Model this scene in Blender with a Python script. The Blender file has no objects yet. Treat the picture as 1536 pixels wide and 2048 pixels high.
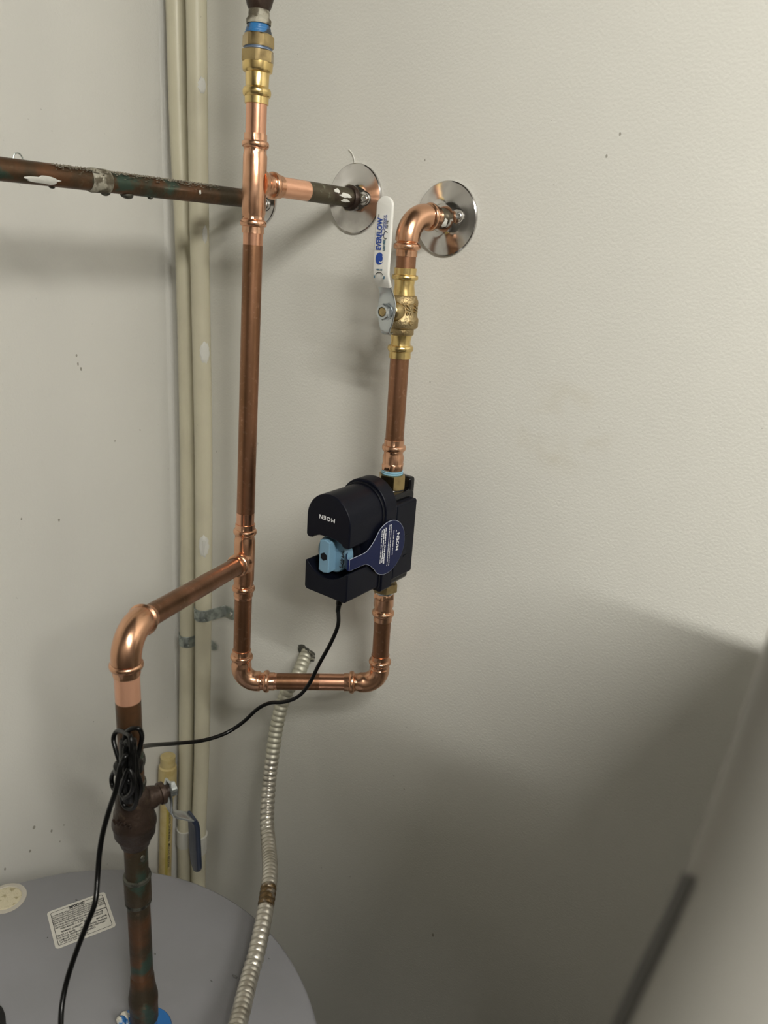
import bpy, bmesh, math, random
from mathutils import Vector, Matrix
random.seed(7)
C = bpy.context.scene.collection
PI = math.pi

# ---------------------------------------------------------------- camera, light, exposure
F = 1537.0                      # focal length in pixels of the 1536x2048 frame
CAM = Vector((1.0, -0.801, 2.2))
n_ = Vector((1182, -454, F)).normalized()
d_ = Vector((-318, 4376, F)); d_ = (d_ - n_*d_.dot(n_)).normalized()
x_ = d_.cross(n_)
if x_.x < 0: x_ = -x_
def to_world(c): return Vector((x_.dot(c), n_.dot(c), -d_.dot(c)))   # camera space (right, down, forward) to world directions
right, up, fwd = to_world(Vector((1,0,0))), to_world(Vector((0,-1,0))), to_world(Vector((0,0,1)))
cd = bpy.data.cameras.new('camera'); cam = bpy.data.objects.new('camera', cd); C.objects.link(cam)
m = Matrix((right, up, -fwd)).transposed().to_4x4(); m.translation = CAM
cam.matrix_world = m
cd.sensor_fit = 'VERTICAL'; cd.sensor_height = 36; cd.lens = 36*F/2048
cd.clip_start = 0.01; cd.clip_end = 20
cd.dof.use_dof = True; cd.dof.focus_distance = 0.95; cd.dof.aperture_fstop = 27.0/4.0
bpy.context.scene.camera = cam

W = bpy.data.worlds.new('world'); bpy.context.scene.world = W; W.use_nodes = True
W.node_tree.nodes['Background'].inputs[0].default_value = (0.9, 0.92, 1, 1)
W.node_tree.nodes['Background'].inputs[1].default_value = 0.02
vs = bpy.context.scene.view_settings
vs.view_transform = 'Standard'; vs.look = 'None'; vs.gamma = 1; vs.use_curve_mapping = False
vs.exposure = 0.0
# the room's light is a long fluorescent batten under the ceiling, right of the view
LAMP = Vector((2.15, -1.2, 3.15)); LAMP_LEN = 1.25; LAMP_RADIUS = 0.03; LAMP_RADIANCE = 275; LAMP_COL = (1.0, 0.975, 0.915)
_lm = bpy.data.materials.new('lamp_glow'); _lm.use_nodes = True
_e = _lm.node_tree.nodes.new('ShaderNodeEmission'); _e.inputs[0].default_value = (*LAMP_COL, 1); _e.inputs[1].default_value = LAMP_RADIANCE
_lm.node_tree.links.new(_e.outputs[0], _lm.node_tree.nodes['Material Output'].inputs[0])

# ---------------------------------------------------------------- pixel <-> plane helpers (the camera was solved from the picture)
Z0 = 2.2
def ray(px, py): return to_world(Vector(((px-768)/F, (py-1024)/F, 1.0)))
def at(px, py, Y):
    r = ray(px, py); return CAM + r*((Y-CAM.y)/r.y)
def atx(px, py, X):
    r = ray(px, py); return CAM + r*((X-CAM.x)/r.x)
def atz(px, py, Z):
    r = ray(px, py); return CAM + r*((Z-CAM.z)/r.z)
def proj(p):
    v = Vector(p)-CAM; z = v.dot(fwd); return (768+F*v.dot(right)/z, 1024-F*v.dot(up)/z)
def on(A, B, y=None, x=None):
    """point of the line A-B seen at picture row y (or column x)"""
    lo_, hi = -1.5, 2.5
    f = lambda t: (proj(A+(B-A)*t)[1]-y) if y is not None else (proj(A+(B-A)*t)[0]-x)
    a = f(lo_)
    for _ in range(50):
        mid = (lo_+hi)/2; v = f(mid)
        if (v > 0) == (a > 0): lo_ = mid
        else: hi = mid
    return A+(B-A)*((lo_+hi)/2)

# ---------------------------------------------------------------- materials
def mat(name, col, rough=0.5, metal=0.0, noise=None, bump=None, spec=None, coat=0, **kw):
    M = bpy.data.materials.new(name); M.use_nodes = True
    nt = M.node_tree; N = nt.nodes; L = nt.links; b = N['Principled BSDF']
    b.inputs['Base Color'].default_value = (*col, 1); b.inputs['Roughness'].default_value = rough
    b.inputs['Metallic'].default_value = metal
    if spec is not None: b.inputs['Specular IOR Level'].default_value = spec
    if coat: b.inputs['Coat Weight'].default_value = coat; b.inputs['Coat Roughness'].default_value = .1
    tc = N.new('ShaderNodeNewGeometry')
    if noise:                       # (scale, colour2, low, high [, stretch])
        for sc, c2, lo2, hi2, *st in noise:
            mp = N.new('ShaderNodeMapping'); L.new(tc.outputs['Position'], mp.inputs['Vector'])
            if st: mp.inputs['Scale'].default_value = st[0]
            nz = N.new('ShaderNodeTexNoise'); nz.inputs['Scale'].default_value = sc; nz.inputs['Detail'].default_value = 5
            L.new(mp.outputs[0], nz.inputs['Vector'])
            mr = N.new('ShaderNodeMapRange'); mr.inputs[1].default_value = lo2; mr.inputs[2].default_value = hi2
            L.new(nz.outputs['Fac'], mr.inputs[0])
            mx = N.new('ShaderNodeMix'); mx.data_type = 'RGBA'
            prev = b.inputs['Base Color'].links[0].from_socket if b.inputs['Base Color'].links else None
            if prev: L.new(prev, mx.inputs[6])
            else: mx.inputs[6].default_value = (*col, 1)
            mx.inputs[7].default_value = (*c2, 1); L.new(mr.outputs[0], mx.inputs[0])
            L.new(mx.outputs[2], b.inputs['Base Color'])
    if bump:                        # (scale, distance, strength)
        nz = N.new('ShaderNodeTexNoise'); nz.inputs['Scale'].default_value = bump[0]; nz.inputs['Detail'].default_value = 4
        L.new(tc.outputs['Position'], nz.inputs['Vector'])
        bp = N.new('ShaderNodeBump'); bp.inputs['Distance'].default_value = bump[1]; bp.inputs['Strength'].default_value = bump[2]
        L.new(nz.outputs['Fac'], bp.inputs['Height']); L.new(bp.outputs[0], b.inputs['Normal'])
    return M
def attr_mix(M, name, col, rough, noise_amp=.25, sc=90):
    """lay another finish over a material where the float attribute says so, with a ragged edge"""
    nt = M.node_tree; N = nt.nodes; L = nt.links; b = N['Principled BSDF']
    a = N.new('ShaderNodeAttribute'); a.attribute_name = name
    g = N.new('ShaderNodeNewGeometry'); nz = N.new('ShaderNodeTexNoise'); nz.inputs['Scale'].default_value = sc
    L.new(g.outputs['Position'], nz.inputs['Vector'])
    ma = N.new('ShaderNodeMath'); ma.operation = 'MULTIPLY_ADD'; L.new(nz.outputs['Fac'], ma.inputs[0]); ma.inputs[1].default_value = noise_amp*2
    L.new(a.outputs['Fac'], ma.inputs[2])
    mr = N.new('ShaderNodeMapRange'); mr.inputs[1].default_value = .4+noise_amp; mr.inputs[2].default_value = .6+noise_amp
    L.new(ma.outputs[0], mr.inputs[0])
    mx = N.new('ShaderNodeMix'); mx.data_type = 'RGBA'
    s = b.inputs['Base Color']
    if s.links: L.new(s.links[0].from_socket, mx.inputs[6])
    else: mx.inputs[6].default_value = s.default_value
    mx.inputs[7].default_value = (*col, 1); L.new(mr.outputs[0], mx.inputs[0]); L.new(mx.outputs[2], s)
    mf = N.new('ShaderNodeMix'); mf.inputs[2].default_value = b.inputs['Roughness'].default_value; mf.inputs[3].default_value = rough
    L.new(mr.outputs[0], mf.inputs[0]); L.new(mf.outputs[0], b.inputs['Roughness'])
    return M

m_fit = mat('bright_copper', (.80, .465, .30), .25, 1, noise=[(30, (.60, .31, .18), .46, .70), (9, (.70, .40, .25), .4, .6)], bump=(70, .0005, .5))
m_pipe = mat('brown_copper', (.37, .19, .112), .36, 1, noise=[(30, (.24, .125, .065), .40, .68, (1, 1, .35)), (200, (.50, .28, .18), .58, .8)], bump=(150, .0002, .3))
attr_mix(m_pipe, 'clean', (.80, .43, .28), .24, .06, 60)
m_old = mat('tarnished_copper', (.135, .060, .026), .42, .6, noise=[(22, (.055, .040, .022), .40, .60), (34, (.045, .075, .055), .56, .64), (120, (.14, .10, .06), .62, .8)], bump=(140, .0008, .6))
attr_mix(m_old, 'clean', (.74, .40, .26), .28, .12, 60)
m_stub = mat('grimy_copper', (.10, .085, .055), .5, .6, noise=[(40, (.055, .035, .025), .45, .6), (150, (.22, .22, .16), .62, .72)], bump=(150, .0008, .6))
attr_mix(m_stub, 'clean', (.80, .44, .28), .26, .10, 60)
m_brass = mat('bright_brass', (.80, .60, .26), .24, 1, noise=[(45, (.58, .42, .17), .5, .75)], bump=(70, .0003, .3))
m_cast = mat('cast_brass', (.43, .335, .185), .48, 1, bump=(420, .0010, .9), noise=[(60, (.38, .27, .13), .5, .7)])
m_hexb = mat('dull_brass', (.50, .38, .19), .28, 1, noise=[(60, (.30, .22, .11), .45, .7)], bump=(120, .0004, .4))
m_bronze = mat('aged_bronze', (.050, .031, .022), .42, .5, noise=[(30, (.028, .018, .013), .4, .65), (90, (.10, .07, .045), .62, .75)], bump=(200, .0012, .7))
m_chrome = mat('chrome', (.66, .64, .62), .13, 1, noise=[(28, (.46, .44, .42), .5, .68)], bump=(25, .0003, .25))
m_zinc = mat('zinc_steel', (.62, .66, .68), .26, 1, noise=[(70, (.42, .46, .49), .5, .7)], bump=(60, .0003, .4))
m_galv = mat('galvanised_steel', (.44, .48, .45), .40, .85, noise=[(120, (.28, .31, .29), .45, .6)], bump=(200, .0004, .5))
m_screw = mat('screw_steel', (.75, .75, .72), .25, 1)
m_flex = mat('flexible_steel', (.60, .57, .50), .34, .85, noise=[(40, (.40, .37, .31), .5, .7)], bump=(220, .0004, .4))
attr_mix(m_flex, 'rust', (.16, .105, .05), .6, .3, 120)
attr_mix(m_flex, 'paint', (.56, .545, .45), .55, .15, 80)
m_blue = mat('blue_sealant', (.19, .36, .46), .35, 0, bump=(300, .0006, .7), noise=[(200, (.34, .50, .56), .5, .7)])
m_bluepaste = mat('blue_paste', (.025, .15, .36), .38, 0, bump=(200, .001, .7), noise=[(70, (.03, .035, .04), .50, .60)])
m_navy = mat('navy_plastic', (.0024, .0031, .0075), .40, 0, bump=(900, .0002, .3), spec=.17)
m_blk = mat('glossy_black_plastic', (.0025, .0025, .0035), .16, 0, spec=.4)
m_recess = mat('matt_black_plastic', (.002, .0025, .005), .45, 0, spec=.25)
m_knob = mat('pale_blue_plastic', (.15, .275, .375), .42, 0)
m_tag = mat('navy_tag', (.003, .007, .042), .38, 0, spec=.22)
m_tagedge = mat('tag_edge', (.42, .45, .52), .5)
m_white = mat('white_print', (.80, .80, .80), .5)
m_lever = mat('white_vinyl', (.72, .71, .66), .30, 0, coat=.3)
m_blueprint = mat('blue_print', (.012, .055, .30), .5)
m_greenprint = mat('teal_print', (.05, .13, .19), .5)
m_ink = mat('black_ink', (.012, .014, .014), .5)
m_cord = mat('black_cord', (.0022, .0022, .0022), .30, 0, spec=.25)
m_pvc = mat('cream_pvc', (.60, .565, .42), .42, 0, noise=[(260, (.13, .10, .05), .74, .78), (12, (.55, .515, .385), .45, .65)], bump=(40, .0006, .3))
m_pvcw = mat('white_pvc', (.58, .57, .51), .38, 0, noise=[(300, (.2, .12, .07), .75, .78)])
m_cpvc = mat('yellowed_cpvc', (.52, .42, .20), .42, 0, noise=[(60, (.45, .34, .13), .5, .7)])
m_stripe = mat('yellow_stripe', (.40, .32, .07), .45)
m_tank = mat('grey_enamel', (.235, .235, .25), .34, 0, noise=[(8, (.22, .22, .232), .45, .6), (330, (.08, .08, .08), .80, .82)], bump=(60, .0003, .2))
m_label = mat('paper_label', (.56, .545, .49), .45)
m_foam = mat('yellow_foam', (.52, .47, .33), .8, 0, bump=(260, .002, .9), noise=[(180, (.30, .26, .15), .55, .68)])
m_paintw = mat('white_paint_blob', (.66, .655, .60), .45, 0, bump=(200, .001, .5))
m_crust = mat('white_crust', (.36, .34, .27), .6, .2, noise=[(90, (.10, .085, .055), .44, .56)], bump=(260, .0015, .9))
m_solder = mat('dark_solder', (.10, .10, .08), .42, .6, noise=[(140, (.03, .03, .025), .45, .6)], bump=(240, .001, .8))
m_mould = mat('dark_plaster_edge', (.05, .05, .04), .8, 0, noise=[(160, (.25, .24, .19), .52, .6)], bump=(150, .002, .8))
m_grey = mat('pale_grey_plastic', (.27, .26, .235), .38)
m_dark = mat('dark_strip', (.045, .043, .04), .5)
m_plain = mat('plain_grey', (.35, .35, .34), .45)
m_floor = mat('concrete', (.12, .115, .10), .7, 0, noise=[(6, (.10, .09, .08), .4, .6)], bump=(30, .001, .4))
m_dust = mat('grey_dust', (.26, .235, .18), .9, 0, bump=(300, .001, 1))

def wall_mat(name, base, stain=None, scuff=0.0, sheen=.42):
    M = mat(name, base, sheen, 0, noise=[(3.0, tuple(c*.965 for c in base), .35, .65)])
    nt = M.node_tree; N = nt.nodes; L = nt.links; b = N['Principled BSDF']
    g = N.new('ShaderNodeNewGeometry')
    # orange-peel roller texture, two scales
    nz = N.new('ShaderNodeTexNoise'); nz.inputs['Scale'].default_value = 330; nz.inputs['Detail'].default_value = 2
    n2 = N.new('ShaderNodeTexNoise'); n2.inputs['Scale'].default_value = 14; n2.inputs['Detail'].default_value = 3
    L.new(g.outputs['Position'], nz.inputs['Vector']); L.new(g.outputs['Position'], n2.inputs['Vector'])
    b1 = N.new('ShaderNodeBump'); b1.inputs['Distance'].default_value = .0007; b1.inputs['Strength'].default_value = .6
    b2 = N.new('ShaderNodeBump'); b2.inputs['Distance'].default_value = .003; b2.inputs['Strength'].default_value = .25
    L.new(nz.outputs['Fac'], b1.inputs['Height']); L.new(n2.outputs['Fac'], b2.inputs['Height'])
    L.new(b2.outputs[0], b1.inputs['Normal']); L.new(b1.outputs[0], b.inputs['Normal'])
    def layer(fac, col):
        mx = N.new('ShaderNodeMix'); mx.data_type = 'RGBA'; s = b.inputs['Base Color']
        L.new(s.links[0].from_socket, mx.inputs[6]); mx.inputs[7].default_value = (*col, 1)
        L.new(fac, mx.inputs[0]); L.new(mx.outputs[2], s)
    # grime specks gathered low on the wall
    v = N.new('ShaderNodeTexNoise'); v.inputs['Scale'].default_value = 120; v.inputs['Detail'].default_value = 2
    L.new(g.outputs['Position'], v.inputs['Vector'])
    r = N.new('ShaderNodeMapRange'); r.inputs[1].default_value = .735; r.inputs[2].default_value = .77; L.new(v.outputs['Fac'], r.inputs[0])
    v2 = N.new('ShaderNodeTexNoise'); v2.inputs['Scale'].default_value = 4.5; L.new(g.outputs['Position'], v2.inputs['Vector'])
    r2 = N.new('ShaderNodeMapRange'); r2.inputs[1].default_value = .48; r2.inputs[2].default_value = .62; L.new(v2.outputs['Fac'], r2.inputs[0])
    mu = N.new('ShaderNodeMath'); mu.operation = 'MULTIPLY'; L.new(r.outputs[0], mu.inputs[0]); L.new(r2.outputs[0], mu.inputs[1])
    m3 = N.new('ShaderNodeMath'); m3.operation = 'MULTIPLY'; L.new(mu.outputs[0], m3.inputs[0]); m3.inputs[1].default_value = scuff
    layer(m3.outputs[0], (.10, .09, .07))
    if stain:                      # a faint tan smear: (centre, radius, width, strength)
        for cen, rad, wid, st in stain:
            vm = N.new('ShaderNodeVectorMath'); vm.operation = 'DISTANCE'; vm.inputs[1].default_value = cen
            n3 = N.new('ShaderNodeTexNoise'); n3.inputs['Scale'].default_value = 22; L.new(g.outputs['Position'], n3.inputs['Vector'])
            va = N.new('ShaderNodeVectorMath'); va.operation = 'MULTIPLY_ADD'; L.new(n3.outputs['Color'], va.inputs[0]); va.inputs[1].default_value = (.05, .05, .05)
            L.new(g.outputs['Position'], va.inputs[2]); L.new(va.outputs[0], vm.inputs[0])
            s1 = N.new('ShaderNodeMath'); s1.operation = 'SUBTRACT'; L.new(vm.outputs['Value'], s1.inputs[0]); s1.inputs[1].default_value = rad
            s2 = N.new('ShaderNodeMath'); s2.operation = 'ABSOLUTE'; L.new(s1.outputs[0], s2.inputs[0])
            s3 = N.new('ShaderNodeMapRange'); s3.inputs[1].default_value = wid; s3.inputs[2].default_value = 0; s3.inputs[3].default_value = 0; s3.inputs[4].default_value = st
            L.new(s2.outputs[0], s3.inputs[0])
            s4 = N.new('ShaderNodeMapRange'); s4.inputs[1].default_value = .45; s4.inputs[2].default_value = .65; L.new(n3.outputs['Fac'], s4.inputs[0])
            s5 = N.new('ShaderNodeMath'); s5.operation = 'MULTIPLY'; L.new(s3.outputs[0], s5.inputs[0]); L.new(s4.outputs[0], s5.inputs[1])
            layer(s5.outputs[0], (.52, .47, .36))
    return M
WALL = (.66, .65, .595)
m_wall = wall_mat('painted_wall', WALL, [((.7, 0, 2.045), .045, .022, .30)], .5)
m_wall_l = wall_mat('painted_wall_left', (.66, .65, .60), None, .55, .34)
m_far = mat('low_bounce_dark', (.085, .08, .07), .7, 0, noise=[(5, (.07, .065, .055), .4, .6)])  # unseen walls and ceiling, coloured dark to cut bounced light

# ---------------------------------------------------------------- mesh helpers
class MB:
    def __init__(s): s.v = []; s.f = []; s.a = []; s.mi = []
    def vert(s, p, a=0.0): s.v.append(tuple(p)); s.a.append(a); return len(s.v)-1
    def face(s, idx, mi=0): s.f.append(tuple(idx)); s.mi.append(mi)
    def lathe(s, A, D, prof, n=40, cap=True, ref=None):
        """prof rows: (distance along D, radius [, hex amount [, attribute]]) -- hex amount blends a circle into a hexagon"""
        A = Vector(A); D = Vector(D).normalized()
        r0 = Vector(ref) if ref else (Vector((0, 0, 1)) if abs(D.z) < .8 else Vector((1, 0, 0)))
        u = (r0 - D*r0.dot(D)).normalized(); w = D.cross(u)
        rings = []
        for row in prof:
            sd, r = row[0], row[1]; hx = row[2] if len(row) > 2 else 0; at_ = row[3] if len(row) > 3 else 0
            ring = []
            for k in range(n):
                th = 2*PI*k/n; rr = r
                if hx:
                    ph = (th % (PI/3)) - PI/6; rr = r*((1-hx) + hx*math.cos(PI/6)/math.cos(ph)*1.0)
                ring.append(s.vert(A + D*sd + u*(rr*math.cos(th)) + w*(rr*math.sin(th)), at_))
            rings.append(ring)
        for a, b in zip(rings, rings[1:]):
            for k in range(n): s.face((a[k], a[(k+1) % n], b[(k+1) % n], b[k]))
        if cap: s.face(rings[0][::-1]); s.face(rings[-1])
        return s
    def tube(s, pts, r, n=14, cap=True, attr=None):
        pts = [Vector(p) for p in pts]; rings = []; u = None
        for i, p in enumerate(pts):
            t = (pts[min(i+1, len(pts)-1)] - pts[max(i-1, 0)]).normalized()
            if u is None:
                q = Vector((0, 0, 1)) if abs(t.z) < .8 else Vector((1, 0, 0)); u = (q - t*q.dot(t)).normalized()
            else: u = (u - t*u.dot(t)).normalized()
            w = t.cross(u); rr = r[i] if hasattr(r, '__len__') else r
            rings.append([s.vert(p + u*(rr*math.cos(2*PI*k/n)) + w*(rr*math.sin(2*PI*k/n)), attr[i] if attr else 0) for k in range(n)])
        for a, b in zip(rings, rings[1:]):
            for k in range(n): s.face((a[k], a[(k+1) % n], b[(k+1) % n], b[k]))
        if cap: s.face(rings[0][::-1]); s.face(rings[-1])
        return s
    def box(s, lo, hi):
        x0, y0, z0 = lo; x1, y1, z1 = hi
        i = [s.vert(p) for p in ((x0,y0,z0),(x1,y0,z0),(x1,y1,z0),(x0,y1,z0),(x0,y0,z1),(x1,y0,z1),(x1,y1,z1),(x0,y1,z1))]
        for q in ((0,3,2,1),(4,5,6,7),(0,1,5,4),(1,2,6,5),(2,3,7,6),(3,0,4,7)): s.face([i[k] for k in q])
        return s
    def prism(s, poly, o, e1, e2, e3, depth):
        """poly (a, b) in the frame o + a*e1 + b*e2, pushed depth along e3"""
        o, e1, e2, e3 = map(Vector, (o, e1, e2, e3))
        a = [s.vert(o+e1*p[0]+e2*p[1]) for p in poly]; b = [s.vert(o+e1*p[0]+e2*p[1]+e3*depth) for p in poly]
        n = len(poly)
        for k in range(n): s.face((a[k], a[(k+1) % n], b[(k+1) % n], b[k]))
        s.face(a[::-1]); s.face(b); return s
    def strip(s, path, nrm, side, widths, th, rnd=6):
        """flat bar swept along path; side = width direction, thickness th across the path"""
        pts = [Vector(p) for p in path]; side = Vector(side).normalized(); rings = []
        for i, p in enumerate(pts):
            t = (pts[min(i+1, len(pts)-1)] - pts[max(i-1, 0)]).normalized(); nn = t.cross(side).normalized()
            w = widths[i]/2; tt = (th[i] if hasattr(th, '__len__') else th)/2; q = min(tt, w)*.98; ring = []
            for cx, cy, a0 in ((w-q, tt-q, 0), (-(w-q), tt-q, PI/2), (-(w-q), -(tt-q), PI), (w-q, -(tt-q), 1.5*PI)):
                for j in range(4):
                    a = a0 + (PI/2)*j/3; ring.append(s.vert(p + side*(cx+q*math.cos(a)) + nn*(cy+q*math.sin(a))))
            rings.append(ring)
        n = len(rings[0])
        for a, b in zip(rings, rings[1:]):
            for k in range(n): s.face((a[k], a[(k+1) % n], b[(k+1) % n], b[k]))
        s.face(rings[0][::-1]); s.face(rings[-1]); return s
    def build(s, name, material, parent=None, origin=None, bevel=None, attr=None, angle=38, bool_recalc=True):
        me = bpy.data.meshes.new(name)
        o0 = Vector(origin) if origin is not None else Vector((0, 0, 0))
        me.from_pydata([tuple(Vector(v)-o0) for v in s.v], [], s.f)
        bm = bmesh.new(); bm.from_mesh(me)
        if attr:
            ly = bm.verts.layers.float.new(attr)
            for v, a in zip(bm.verts, s.a): v[ly] = a
        bmesh.ops.recalc_face_normals(bm, faces=bm.faces); bm.to_mesh(me); bm.free()
        for p in me.polygons: p.use_smooth = True
        me.set_sharp_from_angle(angle=math.radians(angle))
        me.materials.append(material)
        ob = bpy.data.objects.new(name, me); C.objects.link(ob); ob.location = o0
        if parent is not None:
            bpy.context.view_layer.update() if False else None
            ob.parent = parent; ob.location = o0 - WORLD[parent.name]
        WORLD[ob.name] = o0
        if bevel:
            bv = ob.modifiers.new('bevel', 'BEVEL'); bv.width = bevel; bv.segments = 3; bv.limit_method = 'ANGLE'; bv.angle_limit = math.radians(35)
            ob.modifiers.new('wn', 'WEIGHTED_NORMAL').keep_sharp = False
        return ob
WORLD = {}
def thing(name, label, cat, loc, group=None):
    o = bpy.data.objects.new(name, None); C.objects.link(o); o.location = loc; o.empty_display_size = .02
    WORLD[o.name] = Vector(loc); return tag(o, label, cat, group)
def tag(o, label, cat=None, group=None, kind=None):
    if label: o['label'] = label
    if cat: o['category'] = cat
    if group: o['group'] = group
    if kind: o['kind'] = kind
    return o
def struct(o): o['kind'] = 'structure'; return o
def text(s, name, o, ex, ey, size, material, parent, depth=.0003, bold=0.0, spacing=1.0, align='CENTER', width=None):
    cu = bpy.data.curves.new(name, 'FONT'); cu.body = s; cu.size = size; cu.extrude = depth; cu.offset = bold
    cu.align_x = align; cu.align_y = 'CENTER'; cu.space_character = spacing; cu.resolution_u = 2
    tmp = bpy.data.objects.new(name, cu); C.objects.link(tmp)
    bpy.context.view_layer.update()
    me = bpy.data.meshes.new_from_object(tmp.evaluated_get(bpy.context.evaluated_depsgraph_get()))
    bpy.data.objects.remove(tmp); bpy.data.curves.remove(cu)
    ex = Vector(ex).normalized(); ey = Vector(ey).normalized(); ez = ex.cross(ey); k = 1.0
    if width and me.vertices:
        xs = [v.co.x for v in me.vertices]; k = width/max(1e-6, max(xs)-min(xs))
    for v in me.vertices: v.co = ex*v.co.x*k + ey*v.co.y + ez*v.co.z
    me.materials.clear(); me.materials.append(material)
    ob = bpy.data.objects.new(name, me); C.objects.link(ob)
    ob.parent = parent; ob.location = Vector(o) - WORLD[parent.name]; WORLD[ob.name] = Vector(o)
    return ob
def spline(pts, n=10):
    """Catmull-Rom through the points"""
    P = [Vector(p) for p in pts]; P = [P[0]*2-P[1]] + P + [P[-1]*2-P[-2]]; out = []
    for i in range(1, len(P)-2):
        for k in range(n):
            t = k/n; a, b, c, d = P[i-1:i+3]
            out.append(.5*((2*b) + (c-a)*t + (2*a-5*b+4*c-d)*t*t + (3*b-a-3*c+d)*t**3))
    out.append(P[-2]); return out

# ---------------------------------------------------------------- room shell
def wall(name, lo, hi, m): return struct(MB().box(lo, hi).build(name, m))
wall('wall_back', (-.1, 0, 0), (3.1, .1, 3.3), m_wall)
wall('wall_left', (-.1, -2.4, 0), (0, 0, 3.3), m_wall_l)
wall('wall_right', (3.0, -2.4, 0), (3.1, 0, 3.3), m_far)
wall('wall_front', (-.1, -2.5, 0), (3.1, -2.4, 3.3), m_far)
wall('floor', (-.1, -2.5, -.1), (3.1, .1, 0), m_floor)
wall('ceiling', (-.1, -2.5, 3.3), (3.1, .1, 3.4), m_far)
# caulked corner bead where the two walls meet
cb = MB(); cp = [Vector((.0, 0, z)) for z in [i*.1 for i in range(0, 31)]]
cb.prism([(0, 0), (.006, 0), (.003, -.002), (.0015, -.0045), (0, -.008)], (0, 0, 0.01), (1, 0, 0), (0, 1, 0), (0, 0, 1), 3.28)
struct(cb.build('trim_1', m_wall_l))

# ---------------------------------------------------------------- press fittings
RP = .0111      # 3/4 inch copper
def press_end(L, base=.0128, lip=.0128, bead=.0148, hexa=.55, body=.0130, root=None):
    """profile from the body side (distance 0) out to the lip end at L"""
    e = [(L-.0215, body)] if L > .0225 else [(max(0, L-.0195), body)]
    e += [(L-.0185, base*.985, hexa), (L-.0150, base*.985, hexa), (L-.0143, base)]
    for k in range(7):
        a = PI*k/6; e.append((L-.0105-.0034*math.cos(a), base*.99 + (bead-base)*math.sin(a)**.8 if 0 < k < 6 else base*.99))
    e += [(L-.0068, lip*.985, .35), (L-.0008, lip*.985, .35), (L-.0001, lip*.97, .2), (L, RP*1.01)]
    return e
def tee(A, up_, L1, L2, Bdir, LB, name, parent, ref=None):
    mb = MB(); up_ = Vector(up_).normalized()
    p_up = press_end(L1); p_dn = press_end(L2)
    prof = [(-r[0], *r[1:]) for r in reversed(p_dn)] + p_up
    mb.lathe(A, up_, prof, 60)
    pb = press_end(LB); pb = [(.006, .0156), (.0105, .0150), (.0125, .0138), (.0145, .0131)] + [r for r in pb if r[0] > .0146]
    mb.lathe(A, Bdir, pb, 60)
    return mb.build(name, m_fit, parent, A, angle=50)
def elbow(Cn, a, b, La, Lb, Rb, name, parent, m=None, rb=.0133):
    Cn = Vector(Cn); a = Vector(a).normalized(); b = Vector(b).normalized(); mb = MB()
    cosg = a.dot(b); half = math.acos(max(-1, min(1, cosg)))/2; t = Rb/math.tan(half)
    Pa, Pb = Cn+a*t, Cn+b*t
    bis = (a+b).normalized(); O = Cn + bis*(Rb/math.sin(half))
    pts = []; va, vb = Pa-O, Pb-O; ang = va.angle(vb)
    for k in range(15):
        f = k/14; pts.append(O + (va*math.sin((1-f)*ang)+vb*math.sin(f*ang))/math.sin(ang))
    pts = [Pa + a*.001] + pts + [Pb + b*.001]
    mb.tube(pts, rb, 48, cap=False)
    for d, L, P in ((a, La, Pa), (b, Lb, Pb)):
        l = L-t; pr = [r for r in press_end(l, body=rb, bead=max(.0148, rb*1.135)) if r[0] > .0004]
        mb.lathe(P, d, [(0, rb)] + pr, 48, cap=False)
    return mb.build(name, m or m_fit, parent, Cn, angle=50)
def pipe(A, B, r, m, parent, clean=(), name='pipe', n=40):
    """clean: list of (from, to) distances along the pipe that were sanded bright"""
    A, B = Vector(A), Vector(B); L = (B-A).length; N = max(2, int(L/.002)); prof = []
    for i in range(N+1):
        s = L*i/N; c = 1.0 if any(a <= s <= b for a, b in clean) else 0.0; prof.append((s, r, 0, c))
    return MB().lathe(A, B-A, prof, n).build(name, m, parent, A, attr='clean')

# riser axis and the other axes
R_top = at(513, 215, -.153); R_bot = at(482, 1362, -.172)
rd = (R_top-R_bot).normalized()
T1 = on(R_top, R_bot, y=366); T2 = on(R_top, R_bot, y=1124)
r3 = lambda y: on(R_top, R_bot, y=y)
Q_top = Vector((.4832, -.06, Z0+.03)); Q_bot = Vector((.4900, -.06, Z0-.558))
q = lambda y: on(Q_top, Q_bot, y=y)
esc1, esc2, esc3 = Vector((.1919, 0, Z0+.042)), Vector((.360, 0, Z0+.048)), Vector((.495, 0, Z0+.030))
K_top = at(252, 1262, -.43)               # elbow above the tank pipe
TP = lambda y, x: at(x, y, -.43)
K_bot = Vector((.4655, -.43, Z0-.82))
K_top = Vector((.4635, -.43, K_top.z))
k = lambda y: on(K_top, K_bot, y=y)

loop = thing('copper_pipe_loop', 'new copper pipe loop of risers, tees and elbows carrying the navy shutoff device', 'pipe', R_bot)
# --- pipes of the loop
seg = lambda a, b, clean=(): pipe(a, b, RP, m_pipe, loop, clean)
L_ = lambda a, b: (Vector(a)-Vector(b)).length
seg(r3(203), r3(285), [(0, .2)])
a, b = r3(450), r3(1060); Lm = L_(a, b); seg(a, b, [(0, L_(a, r3(491))), (L_(a, r3(1026)), Lm)])
a, b = r3(1180), r3(1310); seg(a, b, [(0, L_(a, r3(1196))), (L_(a, r3(1297)), 1)])
tee(T1, rd, L_(T1, r3(268)), L_(T1, r3(467)), esc2-T1, .036, 'tee', loop)
bd = (K_top-T2).normalized()
tee(T2, rd, L_(T2, r3(1047)), L_(T2, r3(1191)), bd, .032, 'tee', loop)
seg(T2+bd*.030, K_top-bd*.035, [(0, .0)])
elbow(K_top, -bd, K_bot-K_top, .043, .046, .026, 'elbow', loop, rb=.0138)
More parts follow.
